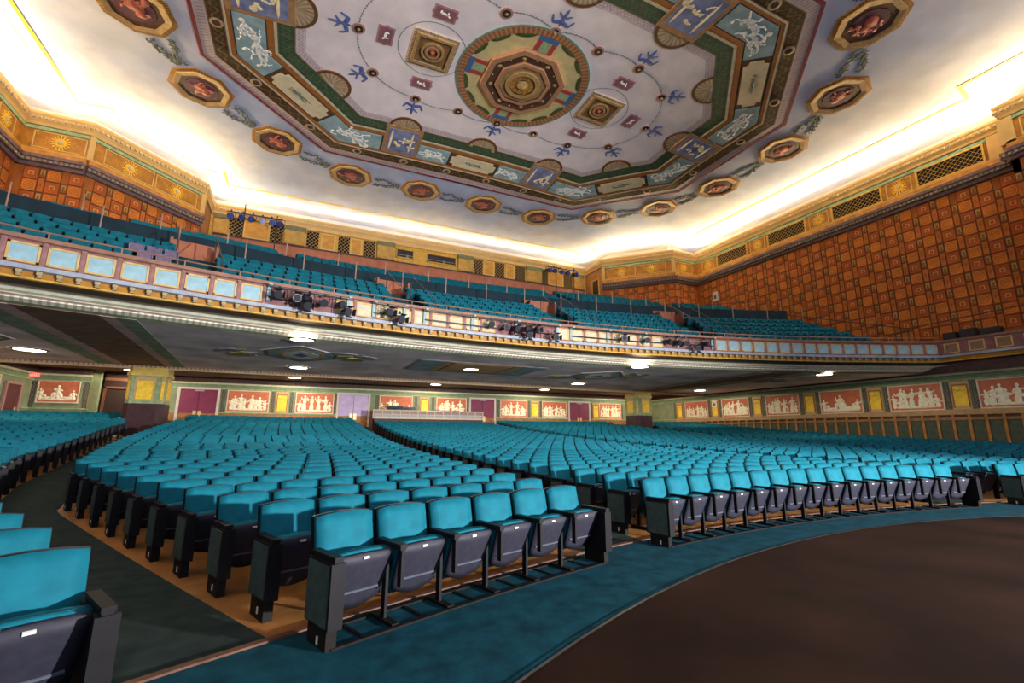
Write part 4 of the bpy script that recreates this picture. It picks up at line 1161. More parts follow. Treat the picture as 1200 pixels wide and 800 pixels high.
# chamfered columns carrying the rear beam
def column(X, lab):
    z0 = floor_z(X, 27.5) - .02
    e = empty('column', (X, 27.55, z0)); tag(e, lab, 'column', 'columns under the balcony')
    def octp(h, c): return [(-h + c, -h), (h - c, -h), (h, -h + c), (h, h - c), (h - c, h), (-h + c, h), (-h, h - c), (-h, -h + c)]
    def pr(nm, h, c, a, b, m):
        mb = MB(); P = octp(h, c); mb.prism([(x, y, a - z0) for x, y in P], [(x, y, b - z0) for x, y in P]); return mb.build(nm, m, e)
    pr('base', .78, .24, z0, 2.72, mat('plum_base', (0.05, 0.02, 0.026), 0.5, 0.2))
    sh = pr('shaft', .74, .20, 2.72, 4.02, green_m)
    pr('capital', .80, .2, 4.02, 4.18, mat('yellow_capital', (0.62, 0.46, 0.12), 0.6, 0.15)); pr('capital', .76, .2, 4.18, 4.42, MATS['yellow_capital'])
    for k in range(8):
        a = k * math.pi / 4; w_ = .80 if k % 2 == 0 else .16; r = .745 if k % 2 == 0 else .742 * math.sqrt(2) - .14
        M = Matrix.Translation((r * math.sin(a), -r * math.cos(a), 3.4 - z0)) @ Matrix.Rotation(a, 4, 'Z')
        mb = MB(); mb.box(-w_ / 2, w_ / 2, -.03, .02, -.55, .58); p = mb.build('panel', mat('tan_panel_border', (0.50, 0.34, 0.16)), e, M)
        mb = MB(); mb.box(-w_ * .38, w_ * .38, -.045, 0, -.48, .38); mb.build('panel_field', ypanel_m, p)
column(-15.15, 'chamfered green and yellow column beside the far aisle and plum door')
column(14.75, 'chamfered green and yellow column standing near the long frieze wall')

# ------------------------------------------------------------------ balcony
BC = (0.0, -29.0); R0 = 45.8; TMAX = math.asin(20.9 / R0)
balcony = tag(empty('balcony', (0, 0, 0)), 'curved balcony with panelled front, tiered floor and painted underside', 'balcony')
def bp(r, t, z): return (BC[0] + r * math.sin(t), BC[1] + r * math.cos(t), z)
TB = np.linspace(-TMAX, TMAX, 64)
def arc_path(r=R0): return [(Vector(bp(r, t, 0)), Vector((math.sin(t), math.cos(t), 0))) for t in TB]
XR = 20.9; YR = BC[1] + R0 * math.cos(TMAX)
RET_R = [(Vector((XR, YR, 0)), Vector((.85, .53, 0))), (Vector((XR, 1.0, 0)), Vector((1, 0, 0)))]
RET_L = [(Vector((-XR, 1.0, 0)), Vector((-1, 0, 0))), (Vector((-XR, YR, 0)), Vector((-.85, .53, 0)))]
FULLP = RET_L[:1] + arc_path() + RET_R[1:]
def bsweep(name, prof, m, parent=balcony):
    mb = MB(); mb.sweep(FULLP, prof); return mb.build(name, m, parent)
bsweep('front_cap', [(.30, 6.10), (-.07, 6.10), (-.07, 6.0), (0, 5.97)], mat('brown_cap', (0.30, 0.15, 0.10), 0.5, 0.2))
fascia = bsweep('front_panelling', [(0, 5.97), (0, 5.33)], mauve_m)
bsweep('front_back', [(.30, 6.10), (.30, 5.1)], salmon_m)
bsweep('front_ledge', [(0, 5.35), (-.19, 5.33), (-.19, 5.22), (-.02, 5.20)], ledge_m)
bsweep('bracket_bed', [(-.02, 5.20), (-.02, 5.05)], mat('amber_bed', (0.46, 0.20, 0.012), 0.5, 0.2))
bsweep('gold_line', [(-.02, 5.05), (-.09, 5.045), (-.09, 5.0), (.0, 4.99)], gold_m)
bsweep('shadow_gap', [(.0, 4.99), (.42, 4.95), (.44, 4.90)], mat('dark_brown_gap', (0.07, 0.045, 0.03), 0.7, 0.2))  # recessed underside, shade below the overhang is put into its colour
bsweep('green_moulding', [(.44, 4.90), (.36, 4.86), (.40, 4.80), (.52, 4.76)], mat('pale_green_moulding', (0.60, 0.62, 0.48), 0.6, 0.15))
bsweep('pink_moulding', [(.52, 4.76), (.50, 4.73), (.62, 4.70)], mat('pinkish_moulding', (0.66, 0.54, 0.46), 0.6, 0.15))
bsweep('white_dentil_moulding', [(.62, 4.70), (.62, 4.66), (.82, 4.60)], white_mould)
bsweep('green_edge', [(.82, 4.60), (.95, 4.55)], mat('soffit_green_edge', (0.15, 0.19, 0.11), 0.6, 0.2))
npan = 62; arcL = 2 * TMAX * R0; pitch = arcL / npan
def fpanel(): 
    mb = MB(); w, h = pitch - .12, .50
    for q in ((-w / 2, -w / 2 + .05, -h / 2, h / 2), (w / 2 - .05, w / 2, -h / 2, h / 2), (-w / 2, w / 2, -h / 2, -h / 2 + .05), (-w / 2, w / 2, h / 2 - .05, h / 2)): mb.box(q[0], q[1], -.045, 0, q[2], q[3])
    return mb.mesh('front_panel', mat('cream_yellow_frame', (0.66, 0.45, 0.17), 0.55, 0.12))
fp_me = fpanel()
mb = MB(); mb.box(-(pitch - .22) / 2, (pitch - .22) / 2, -.02, 0, -.2, .2); fi_me = mb.mesh('panel_field', blue_pan); fi2_me = mb.mesh('panel_field', mat('cream_panel_field', (0.60, 0.54, 0.38), 0.6, 0.18, 4))
mb = MB(); mb.box(-.05, .05, -.05, 0, -.32, .32); mb.box(-.022, .022, -.062, 0, -.32, .32); st_me = mb.mesh('front_stile', mat('mauve_stile', (0.34, 0.17, 0.17), 0.6, 0.2))
mb = MB(); mb.box(-.055, .055, -.17, .0, -.01, .07); mb.box(-.045, .045, -.12, .0, -.07, -.01); mb.box(-.035, .035, -.155, -.11, -.04, -.01); br_me = mb.mesh('bracket', mat('cream_bracket', (0.44, 0.34, 0.18), 0.6, 0.15))
for k in range(npan):
    t = -TMAX + (k + .5) * pitch / R0
    M = Matrix.Translation(bp(R0, t, 5.655)) @ Matrix.Rotation(-t, 4, 'Z')
    d_ = np.array(bp(R0, t, 5.65)) - CAM_POS; pu = 600 + F_PX * (d_ @ _r) / (d_ @ _f)
    if not (318 < pu < 402 or 576 < pu < 650 or 778 < pu < 836):      # plain stretches behind the lamp clusters
        p = place('front_panel', fp_me, balcony, M); place('panel_field', fi2_me if 402 < pu < 836 else fi_me, p)
    t2 = -TMAX + k * pitch / R0
    place('front_stile', st_me, balcony, Matrix.Translation(bp(R0, t2, 5.65)) @ Matrix.Rotation(-t2, 4, 'Z'))
    for h in (0, .5):
        t3 = -TMAX + (k + h) * pitch / R0
        place('bracket', br_me, balcony, Matrix.Translation(bp(R0, t3, 5.13)) @ Matrix.Rotation(-t3, 4, 'Z'))
for k in range(10):      # panels on the side returns
    for sx in (-1, 1):
        M = Matrix.Translation((sx * XR, YR - .55 - k * .95, 5.655)) @ Matrix.Rotation(-sx * math.pi / 2, 4, 'Z')
        p = place('return_panel', fp_me, balcony, M); mb = None
        place('panel_field', cached('retf', lambda: block_mesh('rf', pitch - .22, .4, 0, mat('brown_return_panel', (0.28, 0.17, 0.10), 0.6, 0.2), 'panel_field', -.02)), p)
# guard rail on the front
mb = MB()
for t0, t1 in zip(TB[:-1], TB[1:]): mb.tube(bp(R0 + .12, t0, 6.30), bp(R0 + .12, t1, 6.30), .022, 5)
mb.build('guard_rail', mat('bronze_rail', (0.36, 0.20, 0.14), 0.4, 0.1, metal=.3), balcony)
for k in range(0, npan + 1, 2):
    t = -TMAX + k * pitch / R0; mb = MB(); mb.tube((0, 0, 0), (0, 0, .2), .02, 5)
    place('rail_post', cached('rp', lambda: mb.mesh('rail_post', MATS['bronze_rail'])), balcony, Matrix.Translation(bp(R0 + .12, t, 6.10)))
# painted underside
YBEAM = 27.1; ZS = 4.55
mb = MB(); NK = 10
for t0, t1 in zip(TB[:-1], TB[1:]):
    for k in range(NK):
        def P(t, s_):
            a = bp(R0 + .95, t, ZS); return (a[0], a[1] + (YBEAM - a[1]) * s_, ZS)
        mb.face([P(t0, k / NK), P(t1, k / NK), P(t1, (k + 1) / NK), P(t0, (k + 1) / NK)])
for sx in (-1, 1):
    mb.face([(sx * (XR + .3), 1, ZS), (sx * 23, 1, ZS), (sx * 23, YBEAM, ZS), (sx * (XR + .3), YBEAM, ZS)])
soffit = mb.build('soffit', soffit_m, balcony)
mb = MB(); mb.box(-W, W, YBEAM + .8, 34, 4.78, 4.9); mb.build('rear_soffit', mat('dark_rear_soffit', (0.20, 0.16, 0.13), 0.8, 0.2, 1), balcony)
mb = MB(); mb.box(-W, W, YBEAM, YBEAM + .8, 4.42, 4.9); mb.build('rear_beam', mat('brown_beam', (0.20, 0.12, 0.08), 0.7, 0.2), balcony)
mb = MB(); mb.box(-W, W, YBEAM - .12, YBEAM, 4.36, 4.44); mb.build('beam_lip', mat('tan_beam_lip', (0.50, 0.36, 0.22), 0.6, 0.15), balcony)
mb = MB()
for k in range(int(2 * W / .18)): x = -W + k * .18; mb.box(x, x + .10, YBEAM - .07, YBEAM, 4.44, 4.52)
tag(mb.build('beam_dentil_course', mat('beam_dentil', (0.46, 0.33, 0.20), 0.6, 0.15), balcony), kind='stuff')
def sslab(poly, m, name, off=.012, parent=soffit):
    mb = MB(); b = [(x, y, ZS - off) for x, y in poly]; t_ = [(x, y, ZS + .01) for x, y in poly]; mb.prism(b, t_); return mb.build(name, m, parent)
brown_s = mat('soffit_brown', (0.246, 0.138, 0.094), 0.8, 0.3, 2); green_s = mat('soffit_green', (0.290, 0.392, 0.261), 0.8, 0.25, 2); pink_s = mat('soffit_pink', (0.667, 0.464, 0.450), 0.8, 0.2, 2)
olive_s = mat('soffit_olive', (0.435, 0.362, 0.145), 0.8, 0.25, 2); grey_s = mat('soffit_grey', (0.348, 0.319, 0.362), 0.8, 0.25, 2); teal_s = mat('soffit_teal', (0.290, 0.435, 0.478), 0.8, 0.25, 2); ochre_s = mat('soffit_ochre', (0.609, 0.406, 0.203), 0.8, 0.25, 2); pale_s = mat('soffit_pale', (0.899, 0.841, 0.812), 0.8, 0.2, 2); navy_s = mat('soffit_navy', (0.145, 0.189, 0.348), 0.8, 0.2)
def arcY(x): return BC[1] + math.sqrt((R0 + .95) ** 2 - x * x)
for sx in (-1, 1):
    for x0, x1, m, nm in ((12.85, 13.30, green_s, 'green_soffit_band'), (13.30, 13.62, pink_s, 'pink_soffit_band'), (13.62, 15.25, brown_s, 'brown_soffit_band'), (15.25, 15.62, pink_s, 'pink_soffit_band'), (15.62, 16.2, green_s, 'green_soffit_band')):
        sh = -.9                              # the bands splay slightly towards the rear
        a, b = sx * x0, sx * x1
        sslab([(a, arcY(a)), (b, arcY(b)), (b + sx * .9, YBEAM), (a + sx * .9, YBEAM)], m, nm)
def hexcart(cx_, cy_, hw, hl):
    H = lambda f, g: [(cx_ - hw * f, cy_ - hl * .28 * g), (cx_, cy_ - hl * g), (cx_ + hw * f, cy_ - hl * .28 * g), (cx_ + hw * f, cy_ + hl * .28 * g), (cx_, cy_ + hl * g), (cx_ - hw * f, cy_ + hl * .28 * g)]
    o = sslab(H(1, 1), pale_s, 'soffit_cartouche', .015)
    sslab(H(.94, .94), brown_s, 'cartouche_ring', .02, soffit); sslab(H(.84, .84), teal_s, 'cartouche_ring', .025, soffit); sslab(H(.62, .7), ochre_s, 'cartouche_ring', .03, soffit)
    sslab(H(.46, .55), pale_s, 'cartouche_field', .035, soffit); sslab([(cx_ - .3, cy_), (cx_, cy_ - .5), (cx_ + .3, cy_), (cx_, cy_ + .5)], navy_s, 'cartouche_star', .04, soffit)
def emblem(cx_, cy_):
    mb = MB(); r2 = random.Random(int(cx_ * 10))
    for k in range(7):
        a = r2.uniform(0, 3.14); x, y = cx_ + r2.uniform(-.6, .6), cy_ + r2.uniform(-.7, .7)
        mb.prism([(x + .55 * math.cos(t) * math.cos(a) - .2 * math.sin(t) * math.sin(a), y + .55 * math.cos(t) * math.sin(a) + .2 * math.sin(t) * math.cos(a), ZS - .012 - k * .002) for t in [i * math.pi / 4 for i in range(8)]],
                 [(x + .55 * math.cos(t) * math.cos(a) - .2 * math.sin(t) * math.sin(a), y + .55 * math.cos(t) * math.sin(a) + .2 * math.sin(t) * math.cos(a), ZS) for t in [i * math.pi / 4 for i in range(8)]], k % 2)
    mb.build('soffit_emblem', [grey_s, olive_s], soffit)
    sslab([(cx_ - .35, cy_ + .3), (cx_ + .35, cy_ + .3), (cx_ + .35, cy_ + 1.1), (cx_ - .35, cy_ + 1.1)], olive_s, 'emblem_base', .03, soffit)
hexcart(-8.55, 20.4, 1.45, 2.15); hexcart(6.4, 20.9, 1.45, 2.15); hexcart(-19.0, 20.6, 1.45, 2.15)
for q in ((280, 411), (418, 418), (660, 440), (742, 440), (905, 446)):
    p = on_z(q[0], q[1], ZS); emblem(p[0], p[1])
for (x0, x1, m, off, nm) in ((-3.9, 2.5, grey_s, .012, 'soffit_rectangle'), (-3.75, -2.7, teal_s, .018, 'rectangle_end'), (1.3, 2.35, teal_s, .018, 'rectangle_end'), (-2.6, 1.2, ochre_s, .018, 'rectangle_field'), (-2.3, .9, brown_s, .024, 'rectangle_field'), (-2.15, .75, ochre_s, .03, 'rectangle_field')):
    d = .12 if nm == 'rectangle_end' else (0 if off < .015 else .12 + (off - .018) * 25)
    sslab([(x0, 19.4 + d), (x1, 19.4 + d), (x1, 22.9 - d), (x0, 22.9 - d)], m, nm, off)
# downlights under the balcony: real glowing lamps
def downlight(x, y, z, r, lab, grp, power):
    e = empty('downlight', (x, y, z)); tag(e, lab, 'ceiling light', grp)
    mb = MB(); n = 20
    for k in range(n):
        a, b = 2 * math.pi * k / n, 2 * math.pi * (k + 1) / n
        C2 = lambda t, rr, zz: (rr * math.cos(t), rr * math.sin(t), zz)
        mb.face([C2(a, r * 1.28, -.01), C2(b, r * 1.28, -.01), C2(b, r * 1.05, -.05), C2(a, r * 1.05, -.05)]); mb.face([C2(a, r * 1.05, -.05), C2(b, r * 1.05, -.05), C2(b, r, -.03), C2(a, r, -.03)])
    mb.build('trim_ring', mat('dark_trim_ring', (0.05, 0.045, 0.04), 0.4, 0.1), e)
    mb = MB(); mb.poly([(r * math.cos(2 * math.pi * k / n), r * math.sin(2 * math.pi * k / n), -.032) for k in range(n)], [tuple(range(n))[::-1]]); mb.build('lens', lamp_glow, e)
    l = bpy.data.lights.new('downlight_lamp', 'SPOT'); l.energy = power; l.color = (1, .84, .62); l.spot_size = math.radians(178); l.spot_blend = .1; l.shadow_soft_size = .15
    lo = bpy.data.objects.new('downlight_lamp', l); COL.objects.link(lo); lo.parent = e; lo.location = (0, 0, -.08)
DL = ['beside the brown soffit band near the side aisle', 'between the painted hexagon and the balcony edge, over the six-seat block', 'between the painted hexagon and the rear beam, near the plum door', 'inside the painted rectangle over the centre block', 'between a painted hexagon and the balcony edge, over the centre block', 'near the rear beam in front of the terracotta panels', 'near the balcony edge beside the long frieze wall', 'near the rear beam beside the long frieze wall']
for ((u, v), r), dn in zip((((35, 409), .46), ((354, 397), .36), ((350, 430), .40), ((552, 432), .36), ((750, 429), .38), ((677, 449), .40), ((966, 438), .38), ((820, 457), .40)), DL):
    p = on_z(u, v, ZS); downlight(p[0], p[1], ZS, r, 'round downlight ' + dn, 'downlights in the main soffit', 240)
for X, dn in ((-17.0, 'by the dark passage doorway'), (-8.9, 'above an amber panel between two reliefs'), (.1, 'behind the control booth'), (8.8, 'between the far terracotta reliefs'), (17.3, 'by the dark corner double door')):
    downlight(X, 31.4, 4.78, .38, 'dim round rear aisle downlight ' + dn, 'downlights over the rear aisle', 480)

# tiers
TS = .0105
def ring(mb, r0, r1, z, zr=None, mi=0, m=.05):
    n = int(1.0 / TS)
    for k in range(-n, n):
        t0, t1 = k * TS, (k + 1) * TS; c = bp((r0 + r1) / 2, (t0 + t1) / 2, 0)
        if not inside_upper(c[0], c[1], m): continue
        mb.face([bp(r0, t0, z), bp(r1, t0, z), bp(r1, t1, z), bp(r0, t1, z)], mi)
        if zr is not None: mb.face([bp(r0, t0, zr), bp(r0, t0, z), bp(r0, t1, z), bp(r0, t1, zr)], mi)
tierm = mat('tier_carpet', (0.004, 0.045, 0.06), 0.9, 0.2, 3)
mb = MB()
for k in range(7): ring(mb, (R0 + .35 if k == 0 else 46.3 + .85 * k), 46.3 + .85 * (k + 1), 5.2 + .462 * k, (5.2 + .462 * (k - 1)) if k else 5.0)
ring(mb, 52.25, 53.5, 8.40, 7.9); mb.build('front_tier', tierm, balcony)
mb = MB()
for k in range(11): ring(mb, 53.5 + .85 * k, 53.5 + .85 * (k + 1), 9.0 + .37 * k, (9.0 + .37 * (k - 1)) if k else 8.0, m=-.1)
mb.build('rear_tier', tierm, balcony)
FA = (-.25, -.087, .082, .25); RA = (-.30, -.165, .155, .30)
def parapet():
    mb = MB(); n = 100
    for k in range(-n, n):
        t0, t1 = k * .0052, (k + 1) * .0052; c = bp(53.4, (t0 + t1) / 2, 0)
        if not inside_upper(c[0], c[1], -.1): continue
        P = lambda r, t, z: bp(r, t, z)
        mb.face([P(53.38, t0, 8.1), P(53.38, t1, 8.1), P(53.38, t1, 9.78), P(53.38, t0, 9.78)]); mb.face([P(53.38, t0, 9.78), P(53.38, t1, 9.78), P(53.52, t1, 9.78), P(53.52, t0, 9.78)]); mb.face([P(53.52, t0, 9.78), P(53.52, t1, 9.78), P(53.52, t1, 8.9), P(53.52, t0, 8.9)])
    return mb.build('parapet', navy_m, balcony)
parapet()
for k, t in enumerate(FA):     # salmon walls at the heads of the front aisles
    mb = MB(); mb.box(-.78, .78, -.05, 0, 8.5, 9.45); mb.build('aisle_wall', salmon_m, balcony, Matrix.Translation(bp(53.36, t, 0)) @ Matrix.Rotation(-t, 4, 'Z'))
    for s_ in (-1, 1):
        mb = MB(); mb.box(s_ * .8 - .05, s_ * .8 + .05, -1.0, 0, 8.3, 9.2); mb.build('aisle_wall', mat('salmon_side', (0.36, 0.15, 0.10), 0.7, 0.2), balcony, Matrix.Translation(bp(53.36, t, 0)) @ Matrix.Rotation(-t, 4, 'Z'))
postm = mat('salmon_post', (0.42, 0.26, 0.20), 0.5, 0.1)
for k in range(-9, 10):
    t = k * .0455; c = bp(52.5, t, 0)
    if not inside_upper(c[0], c[1], .3): continue
    mb = MB(); mb.tube((0, 0, 0), (0, 0, 1.2), .028, 5); place('rail_post', cached('pp', lambda: mb.mesh('rail_post', postm)), balcony, Matrix.Translation(bp(52.2, t + .012, 8.55)))
    place('rail_post', MESH['pp'], balcony, Matrix.Translation(bp(53.45, t, 9.3)))
# aisle hand rails
for t in FA:
    for s_ in (-1, 1):
        mb = MB(); pts = [(s_ * .62, -4.4, 6.0), (s_ * .62, -4.4, 7.0), (s_ * .62, -.9, 9.1), (s_ * .62, -.7, 8.9), (s_ * .62, -.7, 8.2)]
        mb.path(pts, .022); mb.build('aisle_rail', mat('dark_bronze', (0.08, 0.04, 0.035), 0.4, 0.1), balcony, Matrix.Translation(bp(52.0, t, 0)) @ Matrix.Rotation(-t, 4, 'Z'))
# side hand rail beside the orange wall
mb = MB(); mb.path([(20.95, 12.9, 7.0), (20.95, 19.4, 9.3), (20.95, 19.6, 8.2)], .03); mb.path([(20.95, 12.9, 7.0), (20.95, 8.2, 7.2)], .03); mb.path([(20.95, 12.9, 7.0), (20.95, 12.9, 6.0)], .03)
mb.build('side_rail', MATS['dark_bronze'], balcony)
for sx in (-1, 1):
    mb = MB(); a = (sx * 20.9, 21.5, 10.8); b = (sx * 20.9, 26.6, 11.8); mb.path([(a[0], a[1], a[2] - 1), a, b, (b[0], b[1], b[2] - 1)], .03); mb.build('side_rail', MATS['dark_bronze'], balcony)

# ------------------------------------------------------------------ theatre seats
def slab(mb, w0, w1, L, t, M, nx=5, nz=5, arch=0.0, puff=0.02, round_=0.35, mi=0, back=True, taper_round=0.0):
    """cushion: local x across, z along 0..L, -y is the front; w0 width at z=0, w1 at z=L"""
    def pt(i, j, front):
        a, b = -1 + 2 * i / nx, j / nz
        w = w0 + (w1 - w0) * b
        z = L * b + arch * b * (1 - a * a)
        if taper_round: z += taper_round * (1 - b) * (a * a)
        e = max(abs(a), abs(2 * b - 1))
        k = 1 - round_ * max(0, (e - .55) / .45) ** 2
        y = (-t / 2 * k - puff * (1 - a ** 4) * (1 - (2 * b - 1) ** 4)) if front else t / 2 * (1 if e < .99 else .8)
        return tuple(M @ Vector((a * w / 2, y, z)))
    b0 = len(mb.v); nn = (nx + 1) * (nz + 1)
    for fr in (True, False):
        for j in range(nz + 1):
            for i in range(nx + 1): mb.v.append(pt(i, j, fr))
    I = lambda i, j, fr: b0 + (0 if fr else nn) + j * (nx + 1) + i
    def q(f): mb.f.append(f); mb.mi.append(mi); mb.uv.append([(0, 0)] * len(f))
    for j in range(nz):
        for i in range(nx):
            q((I(i, j, 1), I(i + 1, j, 1), I(i + 1, j + 1, 1), I(i, j + 1, 1)))
    if back: q(tuple([I(i, 0, 0) for i in range(nx + 1)][::-1] + [I(0, j, 0) for j in range(1, nz + 1)] + [I(i, nz, 0) for i in range(1, nx + 1)] + [I(nx, j, 0) for j in range(nz - 1, 0, -1)]))
    for i in range(nx): q((I(i, 0, 1), I(i, 0, 0), I(i + 1, 0, 0), I(i + 1, 0, 1))); q((I(i, nz, 1), I(i + 1, nz, 1), I(i + 1, nz, 0), I(i, nz, 0)))
    for j in range(nz): q((I(0, j, 1), I(0, j + 1, 1), I(0, j + 1, 0), I(0, j, 0))); q((I(nx, j, 1), I(nx, j, 0), I(nx, j + 1, 0), I(nx, j + 1, 1)))
def tilt(y, z, dy, dz):
    """frame whose z axis runs along (dy,dz) in the yz plane, origin (0,y,z)"""
    l = math.hypot(dy, dz); dy, dz = dy / l, dz / l
    return Matrix(((1, 0, 0, 0), (0, dz, dy, y), (0, -dy, dz, z), (0, 0, 0, 1)))
PW = .50
M_BACK = tilt(.375, .36, .09, .45); M_SHELL = tilt(.415, .33, .09, .45)
M_PAN = tilt(.27, .165, -.17, .39); M_CUSH = tilt(.315, .182, -.17, .39)
SEAT = {}
mb = MB(); slab(mb, .452, .452, .445, .06, M_BACK, 6, 6, arch=.022, puff=.018); SEAT['backrest'] = mb.mesh('backrest', teal, True)
mb = MB(); slab(mb, .478, .470, .480, .022, M_SHELL, 4, 3, arch=.022, puff=0, round_=.1); SEAT['back_shell'] = mb.mesh('back_shell', dark)
mb = MB(); slab(mb, .385, .442, .43, .035, M_PAN, 8, 6, arch=.010, puff=.008, round_=.3, taper_round=.07); SEAT['seat_pan'] = mb.mesh('seat_pan', pan_m, True)
mb = MB(); slab(mb, .37, .44, .415, .07, M_CUSH, 6, 5, arch=.02, puff=.0, round_=.5); slab(mb, .36, .43, .405, .04, M_CUSH @ Matrix.Translation((0, .045, 0)) @ Matrix.Rotation(math.pi, 4, 'Z'), 5, 4, arch=.02, puff=.012, round_=.6); SEAT['seat_cushion'] = mb.mesh('seat_cushion', teal, True)
mb = MB(); mb.box(-.16, .16, -.032, -.01, .150, .164, M=M_PAN); SEAT['groove_strip'] = mb.mesh('groove_strip', strip_m)
mb = MB(); mb.box(-.022, .022, -.027, -.005, .410, .424, M=M_PAN); SEAT['number_plate'] = mb.mesh('number_plate', white_m)
def arm_geo(mb, x): mb.box(x - .03, x + .03, -.01, .36, .575, .60); mb.box(x - .024, x + .024, .0, .36, .56, .575)
def leg_geo(mb, x): mb.box(x - .012, x + .012, .21, .265, .03, .5); mb.box(x - .018, x + .018, .30, .38, .2, .56); mb.box(x - .012, x + .012, .0, .05, .30, .56)
def foot_geo(mb, x): mb.box(x - .03, x + .03, .06, .38, .0, .042)
for sd, x in (('l', -PW / 2), ('r', PW / 2)):
    mb = MB(); arm_geo(mb, x); SEAT['arm_rest' + sd] = mb.mesh('arm_rest', dark)
    mb = MB(); leg_geo(mb, x); SEAT['leg' + sd] = mb.mesh('leg', dark)
    mb = MB(); foot_geo(mb, x); SEAT['foot' + sd] = mb.mesh('foot', black_m)
    s_ = -1 if sd == 'l' else 1
    mb = MB(); mb.box(x - .042, x + .042, 0, .36, .15, .56); mb.box(x - .05, x + .05, -.012, .012, .15, .56); SEAT['end_frame' + sd] = mb.mesh('end_frame', dark)
    mb = MB(); mb.box(x + s_ * .042, x + s_ * .052, .02, .34, .165, .545); SEAT['end_panel' + sd] = mb.mesh('end_panel', endpanel_m)
    mb = MB(); mb.box(x - .036, x + .036, .03, .31, 0, .15); SEAT['end_base' + sd] = mb.mesh('end_base', black_m)
    mb = MB(); mb.box(x + s_ * .036, x + s_ * .042, .14, .16, .04, .09); SEAT['row_marker' + sd] = mb.mesh('row_marker', white_m)
mb = MB(); mb.box(-PW / 2, PW / 2, .02, .055, 0.0, .034); mb.box(-PW / 2, PW / 2, .36, .395, 0.0, .034); mb.box(-.014, .014, .055, .36, 0, .03); SEAT['floor_rail'] = mb.mesh('floor_rail', black_m)

def simple_seat():
    mb = MB()
    slab(mb, .452, .452, .445, .06, M_BACK, 3, 2, arch=.022, puff=.015, mi=0, back=False)
    slab(mb, .478, .470, .480, .022, M_SHELL, 2, 1, arch=.022, puff=0, mi=1)
    slab(mb, .385, .442, .43, .035, M_PAN, 2, 1, puff=0, mi=2, back=False)
    slab(mb, .37, .44, .415, .08, M_CUSH, 2, 1, arch=.02, puff=0, mi=0)
    mb.box(-PW / 2 - .03, -PW / 2 + .03, -.01, .36, .565, .60, 1); mb.box(-PW / 2 - .014, -PW / 2 + .014, .15, .25, 0, .56, 1)
    return mb
def end_simple():
    mb = MB(); mb.box(-.042, .042, 0, .36, .15, .60, 0); mb.box(-.036, .036, .03, .31, 0, .15, 0); return mb
def instanced(name, tmpl, mats_list, mm):
    """join copies of a template mesh builder at the given matrices into one mesh object"""
    V = np.array(tmpl.v); n = len(V); F = []; MI = []; out = []
    for k, M in enumerate(mats_list):
        A = np.array(M)
        out.append(V @ A[:3, :3].T + A[:3, 3]); F += [tuple(i + k * n for i in f) for f in tmpl.f]; MI += tmpl.mi
    me = bpy.data.meshes.new(name); me.from_pydata(np.concatenate(out).tolist(), [], F)
    for m in mm: me.materials.append(m)
    me.polygons.foreach_set('material_index', MI); me.update()
    return place(name, me)

# ---- stalls layout
SEATS = []     # (matrix, block, row, endflag, dist, visible)
def block_range(block, r, side):
    """theta interval of a block at radius r (front line of the seat)"""
    def th_at(xfun):
        # find theta with x = xfun(y)
        t = .3
        for _ in range(30):
            y = OC[1] + r * math.cos(t); x = xfun(y); t = math.asin(min(.95, max(0, x) / r))
        return t
    if block == 'D': t = th_at(lambda y: D_OUT); return -t, t
    if block == 'B': a, b = th_at(lambda y: B_IN), th_at(lambda y: interp(B_OUT, y))
    else: a, b = th_at(lambda y: interp(C_IN, y)), th_at(lambda y: 20.75)
    return (a, b) if side > 0 else (-b, -a)
NROW = 33
def row_r(k): return 20.90 + .845 * k
for block, side in (('D', 1), ('B', -1), ('B', 1), ('C', -1), ('C', 1)):
    for k in range(NROW):
        r = row_r(k); t0, t1 = block_range(block, r, side)
        n = int(round((t1 - t0) * r / PW - .05))
        if n < 1: continue
        use = t1 - t0; mid = (t0 + t1) / 2; pw = use * r / n          # every row fills its block, so columns stagger
        for i in range(n):
            t = mid - use / 2 + (i + .5) * pw / r
            x, y = OC[0] + r * math.sin(t), OC[1] + r * math.cos(t)
            lim = 31.0 if block == 'D' else (32.8 if block == 'B' else 32.0)
            if y + .5 > lim: continue
            if block == 'C' and abs(x) > 18.4 and y > 30.5: continue
            if abs(abs(x) - 15.0) < 1.5 and 26.0 < y < 28.6: continue
            z = floor_z(x, y)
            M = Matrix.Translation((x, y, z)) @ Matrix.Rotation(-t, 4, 'Z') @ Matrix.Diagonal((pw / PW, 1, 1, 1))
            d = np.array([x, y, z + .5]) - CAM_POS; zf = d @ _f
            vis = False
            if zf > .3:
                u, v = 600 + F_PX * (d @ _r) / zf, 400 - F_PX * (d @ _up) / zf
                vis = -70 < u < 1270 and v < 900
            SEATS.append([M, block + ('-' if side < 0 else '+'), k, (1 if i == 0 else 0) | (2 if i == n - 1 else 0), float(np.linalg.norm(d)), vis, (i if (side > 0) else n - 1 - i)])
near = sorted([s for s in SEATS if s[5]], key=lambda s: s[4])[:300]
nid = set(id(s) for s in near)
UN = ['', 'first', 'second', 'third', 'fourth', 'fifth', 'sixth', 'seventh', 'eighth', 'ninth', 'tenth', 'eleventh', 'twelfth', 'thirteenth', 'fourteenth', 'fifteenth', 'sixteenth', 'seventeenth', 'eighteenth', 'nineteenth', 'twentieth']
def ordinal(n): return UN[n] if n <= 20 else ('twenty-' if n < 30 else 'thirty-') + UN[max(1, n % 10)]
BN = {'D+': ('centre block', 'the six-seat-block aisle'), 'B-': ('six-seat-front block', 'the centre-side aisle'), 'B+': ('frieze-side tapered block', 'the centre-side aisle'), 'C-': ('block across the green aisle', 'that aisle'), 'C+': ('frieze wall block', 'its aisle')}
